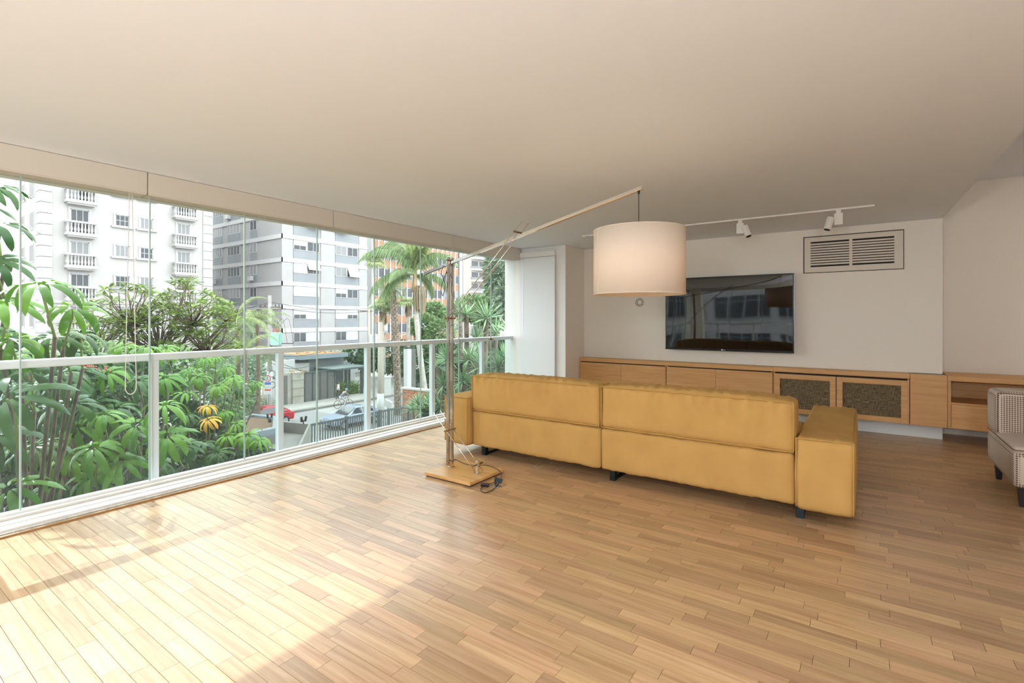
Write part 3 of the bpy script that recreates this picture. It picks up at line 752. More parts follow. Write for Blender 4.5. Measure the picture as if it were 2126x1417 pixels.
MB().cyl((SX-LX, 0, Z1-.03), (SX-LX, 0, Z1-.12), .02, n=12).build('lamp_holder', M['black'], lp, True)
MB().lathe([(.012, 0), (.02, -.03), (.03, -.07), (.022, -.1), (.0, -.108)], (SX-LX, 0, Z1-.12), 14).build('bulb', M['lampglow'], lp, True)
ld = bpy.data.lights.new('lamp_bulb', 'POINT'); ld.energy = 1.0; ld.color = (1, .72, .42); ld.shadow_soft_size = .05
lo = bpy.data.objects.new('bulb_light', ld); COL.objects.link(lo); lo.parent = lp; lo.location = (SX-LX, 0, Z1-.25)
MB().tube([P(SX, 2.295), P(SX, 2.15), P(SX, Z1-.03)], .0032, 6).build('drop_cable', M['black'], lp)
pts = [P(-3.165, 1.89, -.02), P(-3.168, 1.82, -.04), P(-3.13, 1.75, -.05), P(-3.115, 1.70, -.05), P(-3.14, 1.61, -.05), P(-3.162, 1.655, -.05), P(-3.155, 1.72, -.045), P(-3.12, 1.80, -.04), P(-3.108, 1.845, -.03)]
def smooth(pts, k=6):
    out = []; pts = [Vector(p) for p in pts]
    for i in range(len(pts)-1):
        p0, p1, p2, p3 = pts[max(i-1,0)], pts[i], pts[i+1], pts[min(i+2, len(pts)-1)]
        for q in range(k):
            t_ = q/k
            out.append(.5*((2*p1)+(p2-p0)*t_+(2*p0-5*p1+4*p2-p3)*t_*t_+(3*p1-p0-3*p2+p3)*t_**3))
    out.append(pts[-1]); return out
MB().tube(smooth(pts), .0032, 6).build('cord_loop', M['black'], lp, True)
f0 = Vector((LX, LY, 0))
def fl_(u, v, z): return onz(u, v, z)-f0
cord = [P(-3.09, .07, .03)]+[fl_(u, v, z) for (u, v, z) in ((945,953,.045), (965,962,.045), (985,965,.05), (1003,965,.05), (1020,968,.045), (1035,975,.043), (1041,984,.03), (1040,993,.012), (1034,1004,.008), (1025,1014,.006), (1010,1022,.005), (1000,1020,.005), (998,1014,.006), (1004,1009,.01), (1012,1006,.012), (1022,1002,.012), (1028,1000,.02))]
MB().tube(smooth(cord), .0034, 6).build('power_cord', M['black'], lp, True)
c_ = fl_(1007, 1006, .012); MB().obx(c_, Vector((.032, .012, 0)), Vector((-.007, .018, 0)), (0, 0, .012)).build('inline_switch', M['black'], lp, bevel=.004)
c_ = fl_(1029, 1001, .0); MB().cyl(c_+Vector((0, 0, .004)), c_+Vector((0, .0, .05)), .013, .009, 10).build('plug', M['black'], lp, True)
# floor socket
c_ = onz(1033, 1007, 0)
o = thing('floor_socket', 'small metal floor socket with its lid flipped up beside the lamp base', 'floor socket', c_)
MB().bx(-.055, .055, -.045, .045, .0, .004).build('plate', M['silver'], o, bevel=.001)
MB().obx((-.01, .035, .028), (.030, 0, 0), (0, .002, .0), (0, .012, .016)).build('lid', M['blackm'], o)

# ================================================================== OUTDOORS
# ---- ground
tag(MB().bx(-24.5, -5.0, -60, 120, ZG-.4, ZG).build('garden_ground', M['soil']), kind='structure')
tag(MB().bx(-39.0, -24.5, -60, 160, ZG-.4, ZG-.02).build('road', M['asphalt']), kind='structure')
tag(MB().bx(-57.0, -39.0, -60, 160, ZG-.4, ZG+.10).build('pavement', M['walk']), kind='structure')
tag(MB().bx(-160, -57.0, -80, 200, ZG-.6, ZG).build('far_ground', M['walk']), kind='structure')
tag(MB().bx(-5.0, 60, -60, YB-.3, ZG-.4, ZG).build('back_street', M['asphalt']), kind='structure')

# ---- cream building with balustrades
X1 = -57.0
b1 = thing('apartment_building', 'cream apartment block with stone balustrade balconies on the left', 'building', (X1, 18.4, ZG))
yL, yR_ = onx(85, 500, X1).y, onx(438, 500, X1).y
def Q1(y, z): return (y-18.4, z-ZG)
def fbox(par, name, m, y0, y1, z0, z1, p0, p1, X=0.0, y_c=18.4, **k):
    return MB().bx(X+p0, X+p1, y0-y_c, y1-y_c, z0-ZG, z1-ZG).build(name, m, par, **k)
wall1 = MB().bx(-16, 0, yL-18.4, yR_-18.4, 0, 24).build('wall', M['b1'], b1)
fbox(b1, 'ledge', M['b1trim'], yL-.1, yR_+.1, 2.75, 3.0, 0, .12)
for (a, b) in ((yL-.12, onx(108, 500, X1).y), (onx(421, 500, X1).y, yR_+.12)):
    for k in range(25):
        z0 = ZG+.2+k*.93; MB().bx(-.9 if a < 15 else -.3, .10, a-18.4, b-18.4, z0-ZG, z0+.87-ZG).build('quoin', M['b1trim'], b1)
PITCH = 2.87
def window(par, y0, y1, z0, z1, style, X=0.0, yc=18.4, frame=True, rnd=None, proud=.03, fm=None):
    """framed window lying in a facade that faces +X"""
    fr = MB(); t_ = .07
    fr.bx(X-.02, X+proud, y0-yc, y0+t_-yc, z0-ZG, z1-ZG).bx(X-.02, X+proud, y1-t_-yc, y1-yc, z0-ZG, z1-ZG)
    fr.bx(X-.02, X+proud, y0-yc, y1-yc, z0-ZG, z0+t_-ZG).bx(X-.02, X+proud, y0-yc, y1-yc, z1-t_-ZG, z1-ZG)
    if style == 'grid':
        for q in (1, 2): yy = y0+(y1-y0)*q/3; fr.bx(X-.01, X+proud-.005, yy-.02-yc, yy+.02-yc, z0-ZG, z1-ZG)
        zz = (z0+z1)/2; fr.bx(X-.01, X+proud-.005, y0-yc, y1-yc, zz-.02-ZG, zz+.02-ZG)
    elif style in ('shut', 'two'):
        for q in ((1, 2) if style == 'shut' else (1,)):
            yy = y0+(y1-y0)*q/(3 if style == 'shut' else 2); fr.bx(X-.01, X+proud-.005, yy-.03-yc, yy+.03-yc, z0-ZG, z1-ZG)
    f = fr.build('window', fm or M['winframe'], par)
    if style == 'half':
        ym = y0+(y1-y0)*.4
        MB().bx(X-.01, X+.012, y0+t_-yc, ym-yc, z0-ZG, z1-ZG).build('shutter', M['b2shut'], f)
        MB().bx(X-.01, X+.010, ym-yc, y1-t_-yc, z0+t_-ZG, z1-t_-ZG).build('pane', M['winglass'], f)
        MB().bx(X-.01, X+proud+.01, ym-.05-yc, ym+.05-yc, z0-ZG, z1-ZG).build('stile', M['winframe'], f)
    else:
        MB().bx(X-.01, X+.010, y0+.02-yc, y1-.02-yc, z0+.02-ZG, z1-.02-ZG).build('pane', M['winglass2'] if style == 'shut' else M['winglass'], f)
    return f
def surround(par, y0, y1, z0, z1):
    s = MB(); t_ = .14; yc = 18.4
    s.bx(0, .08, y0-t_-yc, y0-yc, z0-ZG, z1+t_-ZG).bx(0, .08, y1-yc, y1+t_-yc, z0-ZG, z1+t_-ZG).bx(0, .08, y0-yc, y1-yc, z1-ZG, z1+t_-ZG)
    s.bx(0, .22, y0-.32-yc, y1+.32-yc, z0-.16-ZG, z0-ZG); s.build('window_surround', M['b1trim'], par)
bal_mesh = None
def balcony(par, yc_, zt):
    """balustrade balcony; zt = top of the hand rail"""
    global bal_mesh
    wd = 2.12
    s = MB().bx(0, .75, -wd/2-.02, wd/2+.02, -1.28, -1.02).bx(0, .62, -wd/2+.1, wd/2-.1, -1.42, -1.28).build('balcony', M['b1trim'], par)
    s.location = (0, yc_-18.4, zt-ZG)
    MB().bx(.44, .76, -wd/2, wd/2, -.16, 0).bx(0, .44, -wd/2, -wd/2+.24, -.16, 0).bx(0, .44, wd/2-.24, wd/2, -.16, 0).build('hand_rail', M['b1trim'], s)
    if bal_mesh is None:
        mb = MB()
        prof = [(.07, 0), (.07, .06), (.045, .09), (.095, .22), (.085, .34), (.04, .56), (.055, .66), (.055, .72), (.075, .74), (.075, .86)]
        for k in range(9): mb.lathe(prof, (.60, -wd/2+.12+k*(wd-.24)/8, -1.02), 8, False)
        for s_ in (-1, 1):
            for q in (.2, .42): mb.lathe(prof, (q, s_*(wd/2-.12), -1.02), 8, False)
        o = mb.build('balusters', M['b1trim'], s, True); bal_mesh = o.data
    else: inst('balusters', bal_mesh, s, Matrix.Identity(4))
styles = [['shut','half','grid','shut','grid','shut'], ['shut','half','grid','shut','grid','shut'], ['half','grid','shut','grid','shut','grid'], ['grid','grid','shut','shut','grid','shut']]
for k in range(-1, 5):
    zt = 9.98+PITCH*(2-k) - PITCH*1           # hand-rail tops
    zt = 12.85-PITCH*k
    if zt > 18 or zt < -2: continue
    balcony(b1, 14.23, zt); balcony(b1, 22.55, zt)
    zb = zt-1.02
    window(b1, 13.58, 14.88, zb+.02, zb+2.15, styles[0][(k+1) % 6]); surround(b1, 13.58, 14.88, zb+.02, zb+2.15)
    window(b1, 21.95, 23.10, zb+.02, zb+2.15, styles[3][(k+1) % 6]); surround(b1, 21.95, 23.10, zb+.02, zb+2.15)
    z0 = zt-2.78+PITCH; 
    window(b1, 16.80, 17.92, z0, z0+1.08, styles[1][(k+1) % 6]); surround(b1, 16.80, 17.92, z0, z0+1.08)
    window(b1, 18.76, 19.84, z0, z0+1.08, styles[2][(k+1) % 6]); surround(b1, 18.76, 19.84, z0, z0+1.08)
# its side face (towards -Y) with two columns of windows and a drain pipe
for k in range(5):
    z0 = 12.2-PITCH*k
    for (xa, xb) in ((-3.4, -2.3), (-6.6, -5.5)):
        f = MB()
        f.bx(xa-.14, xb+.14, yL-18.4-.05, yL-18.4, z0-ZG-.14, z0+1.5-ZG).build('window', M['b1trim'], b1)
        MB().bx(xa, xb, yL-18.4-.07, yL-18.4-.05, z0-ZG, z0+1.4-ZG).build('pane', M['winglass2'], f.parent if False else b1.children[-1])
MB().cyl((-1.0, yL-18.4-.1, 0), (-1.0, yL-18.4-.1, 23.8), .06, n=6).build('drain_pipe', M['b1trim'], b1)

# ---- tall tower behind it, added to block the sun beyond the floor patch
bt = thing('apartment_tower', 'tall pale tower block added behind the cream building to block the sun', 'building', (-82, 16, ZG))
MB().bx(-14, 0, -14.1, 5, 0, 80).build('wall', M['b1'], bt)
for k in range(27):
    for q in range(5):
        MB().bx(0, .08, -12.6+q*3.7, -10.6+q*3.7, 1.4+k*2.9, 2.9+k*2.9).build('window', M['winglass2'], bt, fix=False)
    for q in range(3): MB().bx(-11.6+q*4, -10+q*4, -14.18, -14.1, 1.4+k*2.9, 2.9+k*2.9).build('window', M['winglass2'], bt, fix=False)

# ---- white block with grey spandrels
X2 = -55.2; Y2 = 32.1
b2 = thing('apartment_building', 'white apartment block with grey panels and ribbon spandrels in the middle distance', 'building', (X2, Y2, ZG))
yE = 44.35; xE = -22.0; P2 = 2.765; zb0 = 0.267-2.765*2      # top of a white band = zb0 + k*P2
MB().bx(xE, -.12, .12, yE-Y2, 0, 26.5).build('wall', M['b2panel'], b2)
def U(u, vv=600): return onx(400+u*.24, 380+vv*.24, X2).y-Y2
cols = [(U(875), U(1098)), (U(1238), U(1430))]
edge = [0, U(870), U(1110), U(1232), U(1440), yE-Y2]
lcols = [(-62.47-X2, -60.95-X2, 'small'), (-68.2-X2, -65.04-X2, 'log'), (-72.1-X2, -69.77-X2, 'log')]
rb_ = random.Random(5)
pat = {(7,0):'ss',(7,1):'gg',(6,0):'sa',(6,1):'as',(5,0):'hg',(5,1):'cg',(4,0):'sA',(4,1):'ca',(3,0):'ss',(3,1):'hg',(2,0):'hs',(2,1):'sh',(1,0):'gs',(1,1):'gs',(8,0):'gg',(8,1):'gg'}
for k in range(0, 10):
    zt = zb0+k*P2-ZG; zl = zt-.50                      # white band zl..zt
    MB().bx(xE, .0, 0, .12, zl, zt).bx(-.12, .0, 0, yE-Y2, zl, zt).build('white_band', M['b2white'], b2)
    h0, h1 = zt, zt+P2-.50
    for (a, b) in ((edge[0], edge[1]), (edge[2], edge[3]), (edge[4], edge[5])):
        MB().bx(-.12, -.03, a+.02, b-.02, h0+.0, h1-.06).build('panel', M['b2panel'], b2)
    for ci, (a, b) in enumerate(cols):
        MB().bx(-.12, -.07, a, b, h0, h0+1.03).build('spandrel', M['b2span'], b2)
        m_ = (a+b)/2; code = pat.get((k, ci), 'gs')
        for hi_, (c, d) in enumerate(((a, m_-.06), (m_+.06, b))):
            s = code[hi_]; z0, z1 = h0+1.06, h1-.03
            fr = MB(); t_ = .06
            fr.bx(-.14, -.04, c, c+t_, z0, z1).bx(-.14, -.04, d-t_, d, z0, z1).bx(-.14, -.04, c, d, z0, z0+t_).bx(-.14, -.04, c, d, z1-t_, z1).bx(-.14, -.05, (c+d)/2-.025, (c+d)/2+.025, z0, z1)
            f = fr.build('window', M['winframe'], b2)
            MB().bx(-.15, -.08, c+.03, d-.03, z0+.03, z1-.03).build('pane', M['winglass2'] if s == 'c' else M['winglass'], f)
            if s == 's': MB().bx(-.10, -.035, c+.04, d-.04, z0+.05, z1).build('shutter', M['b2shut'], f)
            if s == 'h': MB().bx(-.10, -.035, c+.04, d-.04, z0+.55, z1).build('shutter', M['b2shut'], f)
            if s in 'aA':
                e_ = .55 if s == 'a' else .35; z2 = z0 if s == 'a' else z0+.45
                MB().add([(-.04, c+.02, z1), (-.04, d-.02, z1), (-.04+e_, d-.02, z2), (-.04+e_, c+.02, z2), (-.0, c+.02, z1+.04), (-.0, d-.02, z1+.04), (e_, d-.02, z2+.04), (e_, c+.02, z2+.04)],
                         [(0,1,2,3), (7,6,5,4), (0,4,5,1), (1,5,6,2), (2,6,7,3), (3,7,4,0)]).build('awning_shutter', M['awn'], f)
        MB().bx(-.13, -.05, m_-.06, m_+.06, h0+1.03, h1).build('mullion', M['b2white'], b2)
    # side face
    for (a, b, sty) in lcols:
        MB().bx(a, b, .06, .12, h0, h0+1.0).build('spandrel', M['b2span'], b2)
        fr = MB(); z0, z1 = h0+1.02, h1-.02; nb_ = 2 if sty == 'small' else 4
        for q in range(nb_+1): xx = a+(b-a)*q/nb_; fr.bx(xx-.04, xx+.04, .05, .12, z0, z1)
        fr.bx(a, b, .05, .12, z0, z0+.07).bx(a, b, .05, .12, z1-.07, z1)
        f = fr.build('window', M['winframe'], b2)
        MB().bx(a+.02, b-.02, .08, .115, z0+.02, z1-.02).build('pane', M['winglass'] if rb_.random() < .6 else M['winglass2'], f)
        if rb_.random() < .25: MB().bx(a+.1, a+.85, -.35, .04, h0+.3, h0+.85).build('air_conditioner', M['winframe'], f)
MB().bx(-.5, .6, 4, 8, 0, .6).build('plinth', M['concrete'], b2)

# ---- orange-panelled office block
X3 = -66.0; b3 = thing('office_building', 'orange and white panelled office block behind the palms', 'building', (X3, 66, ZG))
y30, y31 = onx(772, 560, X3).y, onx(962, 560, X3).y
MB().bx(-14, -.1, y30-66, y31-66, 0, 40).build('wall', M['b3white'], b3)
nb_ = 18; wv = (y31-y30)/nb_; P3 = 3.12; zz0 = onx(900, 592, X3).z-ZG      # middle of an orange row
for k in range(-4, 7):
    zc = zz0+k*P3
    if zc < 1: continue
    for q in range(nb_):
        a = y30-66+q*wv+.11; b = a+wv-.22
        big = q % 9 == 8
        if big: continue
        MB().bx(-.1, .05, a, b, zc-.75, zc+.55).build('orange_panel', M['b3or'], b3)
        MB().bx(-.1, .0, a, b, zc+.75, zc+P3-.95).build('window_pane', M['winglass'] if (q*7+k) % 3 else M['winglass2'], b3)
for q in range(nb_+1):
    a = y30-66+q*wv; MB().bx(-.1, .12, a-.11, a+.11, 0, 40).build('fin', M['b3white'], b3)

# ---- pale tower with rounded balconies, far off
c4 = at(985, 560, 136); b4 = thing('apartment_tower', 'distant beige tower with rounded white balconies', 'building', (c4.x, c4.y, ZG))
MB().bx(-9, 2.5, -5, 5.6, 0, 44).build('wall', M['b4'], b4); MB().bx(-9, 3.2, 3.0, 7.6, 0, 44).build('stair_core', M['b4dark'], b4)
P4 = 2.95; z4 = onz(985, 560, 0)
for k in range(1, 14):
    z = k*P4; s = MB(); pl = [(2.5, -4.8)]+[(2.5+1.7*math.sin(math.pi*q/10), -4.8+7.4*q/10) for q in range(1, 10)]+[(2.5, 2.6)]
    f = s.prism(pl, lambda p: (p[0], p[1], z), lambda p: (p[0], p[1], z+.45)).build('balcony', M['b2white'], b4)
    MB().prism(pl, lambda p: (p[0]-.05, p[1], z+.45), lambda p: (p[0]-.05, p[1], z+1.1)).build('balcony_rail', M['winglass2'] if k != 9 else M['trafo'], f)
    for (a, b) in ((-4.2, -1.6), (-.9, 1.8)): MB().bx(2.4, 2.55, a, b, z+.5, z+2.5).build('window_pane', M['winglass'], b4)
    MB().bx(3.1, 3.25, 4.2, 6.2, z+.9, z+2.2).build('window_pane', M['winglass'], b4)
# ---- building across the back street: seen only as a reflection
b5 = thing('office_building', 'pale office block with ribbon windows, mirrored in the television', 'building', (-6, -24, ZG))
MB().bx(-32, 30, -12, 0, 0, 30).build('wall', M['b2white'], b5)
for k in range(9):
    for q in range(13):
        a = -31+q*4.7; f = MB().bx(a, a+4.0, 0, .12, 1.1+k*3.2, 3.0+k*3.2).build('window', M['winframe'], b5)
        for r_ in range(4): MB().bx(a+.06+r_*.98, a+.94+r_*.98, .10, .14, 1.16+k*3.2, 2.4+k*3.2).bx(a+.06+r_*.98, a+.94+r_*.98, .10, .14, 2.46+k*3.2, 2.94+k*3.2).build('pane', M['winglass'], f)

# ================================================================== PLANTS
rv = random.Random(21)
def leaflet_mesh(name, m, ln, wd, curl, seg=7):
    """one long leaflet starting at the hub, folded along its rib and drooping"""
    mb = MB(); vs_ = []; fs_ = []; px, pz, an = 0.0, 0.0, R(24)
    st = .14
    for i in range(seg+1):
        t = i/seg; w_ = wd*math.sin(math.pi*min(1, t*.93+.05))**.7 if i < seg else .004
        if i == 0: px, pz = st*math.cos(an), st*math.sin(an)
        else:
            an2 = an-curl*(t**.8); px += (1-st)/seg*math.cos(an2); pz += (1-st)/seg*math.sin(an2)
        wob = .012*math.sin(i*2.2)
        vs_ += [(px*ln, -w_*ln, (pz-.30*w_+wob)*ln), (px*ln, 0, pz*ln), (px*ln, w_*ln, (pz-.30*w_-wob)*ln)]
    for i in range(seg):
        a = i*3; fs_ += [(a, a+1, a+4, a+3), (a+1, a+2, a+5, a+4)]
    mb.add(vs_, fs_)
    me = bpy.data.meshes.new(name); me.from_pydata(mb.v, [], mb.f); me.materials.append(m)
    me.polygons.foreach_set('use_smooth', [True]*len(me.polygons)); return me
LEAF = {}
for key in ('schef', 'schefshade', 'schefy'):
    LEAF[key] = [leaflet_mesh('leaflet', M[key], 1.0, w_, c_) for (w_, c_) in ((.090, R(105)), (.100, R(128)), (.085, R(88)))]
def compound(par, o, hub, ln, key, tilt, nl):
    """one palmate leaf: stalk (part) with its leaflets (sub-parts); o = plant origin"""
    hub = Vector(hub); d = Vector(tilt).normalized()
    back = hub - d*.55*ln - Vector((0, 0, .5*ln))+Vector((rv.uniform(-.2,.2), rv.uniform(-.2,.2), 0))*ln
    lf = MB().tube([hub-o, hub-d*.25*ln-o, back-o], [.012*ln+.004, .014*ln+.004, .018*ln+.004], 5).build('leaf', M['vein'], par, True)
    rot = d.to_track_quat('Z', 'X').to_matrix().to_4x4(); ph = rv.random()*6.28
    for k in range(nl):
        s = ln*rv.uniform(.82, 1.08)
        mtx = Matrix.Translation(hub-o) @ rot @ Matrix.Rotation(ph+2*math.pi*k/nl+rv.uniform(-.1,.1), 4, 'Z') @ Matrix.Rotation(rv.uniform(-.12,.16), 4, 'Y') @ Matrix.Rotation(rv.uniform(-.25,.25), 4, 'X') @ Matrix.Scale(s, 4)
        inst('leaflet', rv.choice(LEAF[key]), lf, mtx)
    return back
def plant(lab, base, leaves, nl=(10, 13)):
    base = Vector(base); t = thing('umbrella_tree', lab, 'tree', base, group='large-leaved umbrella trees outside the window')
    ends = []
    for (u, v, r, d, key) in leaves:
        hub = at(u, v, d); ln = r*d/FPX*1.12
        tl = Vector((rv.uniform(-.25,.25), rv.uniform(-.3,.2), 1.0))+Vector((.35, -.25, 0))
        ends.append(compound(t, base, hub, ln, key, tl, rv.randint(*nl)))
    br = MB()
    top = sum(ends, Vector())/len(ends)
    trunk = [Vector((0,0,0)), (top-base)*.35+Vector((.1,.1,0)), (top-base)*.7+Vector((-.1,0,-.6)), (top-base)+Vector((0,0,-.7))]
    br.tube(smooth(trunk), .07, 8); br.build('trunk', M['bark'], t, True)
    b2_ = MB()
    for e_ in ends:
        m_ = trunk[2]+(trunk[3]-trunk[2])*rv.random(); b2_.tube(smooth([m_, m_.lerp(e_-base, .5)+Vector((0,0,-.2)), e_-base], 4), .018, 5)
    b2_.build('branches', M['bark'], t, True)
    return t
A_ = [(85,592,95,4.4,'schef'),(8,632,85,4.6,'schef'),(150,640,75,4.8,'schef'),(25,706,80,4.7,'schef'),(112,700,72,5.1,'schefshade'),(168,695,62,5.3,'schefshade'),(15,828,110,4.2,'schefshade'),(62,770,80,5.2,'schefshade'),
      (-20,905,95,4.5,'schefshade'),(70,930,75,5.4,'schefshade'),(20,1018,95,4.6,'schef'),(-40,700,90,4.8,'schefshade'),(120,780,75,6.0,'schefshade'),(150,840,78,6.2,'schefshade'),(-25,1090,80,5.0,'schefshade'),(95,1015,60,6.2,'schefshade')]
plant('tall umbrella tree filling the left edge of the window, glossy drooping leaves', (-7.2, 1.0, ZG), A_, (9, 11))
A2 = [(-12,392,70,5.2,'schefshade'),(-8,470,85,5.0,'schefshade'),(-14,545,80,5.0,'schefshade'),(-60,430,80,5.2,'schefshade'),(-30,610,70,5.4,'schefshade')]
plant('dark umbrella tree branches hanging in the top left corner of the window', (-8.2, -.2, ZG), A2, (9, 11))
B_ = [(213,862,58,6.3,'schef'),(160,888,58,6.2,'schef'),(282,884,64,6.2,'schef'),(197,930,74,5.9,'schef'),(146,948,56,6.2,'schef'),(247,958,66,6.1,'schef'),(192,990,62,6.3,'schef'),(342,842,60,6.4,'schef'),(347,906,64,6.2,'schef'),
      (258,719,40,7.8,'schef'),(300,722,42,7.8,'schef'),(342,724,42,8.0,'schef'),(226,775,50,7.0,'schef'),(284,792,50,7.2,'schefshade'),(343,785,46,7.4,'schef'),(163,772,58,6.8,'schefshade'),(150,838,66,6.8,'schefshade'),(240,820,55,7.2,'schefshade'),(380,925,48,7.0,'schefshade'),(290,1000,50,6.6,'schefshade'),(330,960,45,7.2,'schefshade')]
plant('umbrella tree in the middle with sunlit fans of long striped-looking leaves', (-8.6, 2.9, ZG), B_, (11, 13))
C_ = [(425,745,27,10.8,'schef'),(446,742,26,11,'schef'),(412,784,30,10.5,'schef'),(483,784,31,10.5,'schef'),(452,802,31,10.2,'schef'),(470,762,27,11,'schef'),(393,768,28,11,'schef'),(385,816,32,10.5,'schef'),(532,795,24,10.8,'schef'),(497,806,25,10.8,'schefshade'),
      (430,844,26,10,'schefy'),(432,872,30,9.8,'schefy'),(466,855,26,10.2,'schef'),(491,880,27,10,'schef'),(492,856,26,10.4,'schefshade'),(513,904,42,9.6,'schef'),(470,905,32,9.8,'schef'),(420,920,42,9.4,'schefshade'),(540,913,32,9.6,'schef'),(388,862,36,10,'schefshade'),(370,890,38,9.6,'schefshade'),(450,940,38,9.4,'schefshade')]
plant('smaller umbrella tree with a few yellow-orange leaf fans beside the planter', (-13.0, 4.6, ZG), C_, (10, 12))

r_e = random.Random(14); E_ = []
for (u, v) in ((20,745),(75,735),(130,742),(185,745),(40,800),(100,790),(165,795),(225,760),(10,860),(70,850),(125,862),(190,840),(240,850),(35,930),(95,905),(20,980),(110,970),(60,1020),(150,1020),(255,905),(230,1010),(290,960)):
    E_.append((u, v, 66, r_e.uniform(6.6, 7.6), 'schefshade' if r_e.random() < .75 else 'schef'))
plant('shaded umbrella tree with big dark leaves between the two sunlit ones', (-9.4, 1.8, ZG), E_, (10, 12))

def cloud(name, m, par, o, blobs, size, asp=.42, seed=1, shell=.55):
    """leaf mass: blobs = (centre, (rx, ry, rz), count)"""
    r = random.Random(seed); vs_ = []; fs_ = []; o = Vector(o)
    for (c, rad, cnt) in blobs:
        c = Vector(c)-o
        for _ in range(cnt):
            d = Vector((r.gauss(0,1), r.gauss(0,1), r.gauss(0,1))).normalized(); k = shell+(1-shell)*r.random()**.5
            p = c+Vector((d.x*rad[0], d.y*rad[1], d.z*rad[2]))*k
            ax = (d+Vector((r.uniform(-.9,.9), r.uniform(-.9,.9), r.uniform(-.9,.3)))).normalized()
            sd_ = ax.cross(Vector((r.uniform(-1,1), r.uniform(-1,1), r.uniform(-.2,1)))).normalized()
            up = sd_.cross(ax); s = size*r.uniform(.6, 1.3); i = len(vs_)
            vs_ += [tuple(p), tuple(p+ax*s*.5+sd_*s*asp*.5-up*s*.06), tuple(p+ax*s-up*s*.15), tuple(p+ax*s*.5-sd_*s*asp*.5-up*s*.06)]
            fs_.append((i, i+1, i+2, i+3))
    mb = MB(); mb.v = vs_; mb.f = fs_
    o_ = mb.build(name, m, par, fix=False); tag(o_, kind='stuff'); return o_
def px(u, v, d, ru, rv_, cnt, dep=None):
    k = d/FPX; return (at(u, v, d), ((ru*k+(dep or ru*k))/2, (ru*k+(dep or ru*k))/2, rv_*k), cnt)
def bush(nm, lab, cat, blobs, m, size, trunk=None, seed=1, group=None, asp=.42, bark='bark'):
    c = sum((Vector(b[0]) for b in blobs), Vector())/len(blobs); o = Vector((c.x, c.y, ZG))
    t = thing(nm, lab, cat, o, group=group)
    cloud('foliage', m, t, o, blobs, size, asp, seed)
    mb = MB()
    r = random.Random(seed)
    top = c-o
    tr = trunk or .12
    mb.tube(smooth([(0,0,0), top*.4+Vector((r.uniform(-.2,.2), r.uniform(-.2,.2), 0)), top*.8]), [tr]*12+[tr*.7], 7)
    for b in blobs: mb.tube([top*.55, (Vector(b[0])-o).lerp(top*.6, .35), Vector(b[0])-o], [tr*.5, tr*.35, tr*.15], 5)
    mb.build('trunk', M[bark], t, True); return t
# dense shrubs under the window, behind the umbrella trees
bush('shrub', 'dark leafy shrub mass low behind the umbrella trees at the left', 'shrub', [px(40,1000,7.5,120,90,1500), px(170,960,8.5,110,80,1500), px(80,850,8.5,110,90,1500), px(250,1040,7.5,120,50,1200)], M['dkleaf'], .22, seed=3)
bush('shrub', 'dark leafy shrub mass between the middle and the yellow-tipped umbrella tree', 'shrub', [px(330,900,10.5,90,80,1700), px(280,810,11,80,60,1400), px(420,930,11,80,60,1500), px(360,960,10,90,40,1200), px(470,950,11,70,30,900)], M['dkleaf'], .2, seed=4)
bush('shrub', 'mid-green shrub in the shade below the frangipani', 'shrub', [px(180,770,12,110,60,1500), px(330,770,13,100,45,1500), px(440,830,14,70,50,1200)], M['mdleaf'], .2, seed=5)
fl_s = thing('flower_spike', 'thin red umbrella-tree flower spikes above the shaded leaves', 'flower', at(175, 760, 6.4))
mb = MB(); 
for (u, v) in ((160,765),(168,760),(176,757),(184,764),(192,758),(214,766),(58,782),(70,781)):
    c = at(u, v, 6.35)-at(175, 760, 6.4)
    for q in range(7): mb.lathe([(.0,-.012),(.014,0),(0,.012)], c+Vector((rv.uniform(-.06,.06), rv.uniform(-.06,.06), rv.uniform(-.03,.03))), 5)
mb.build('blossom', M['redflower'], fl_s)

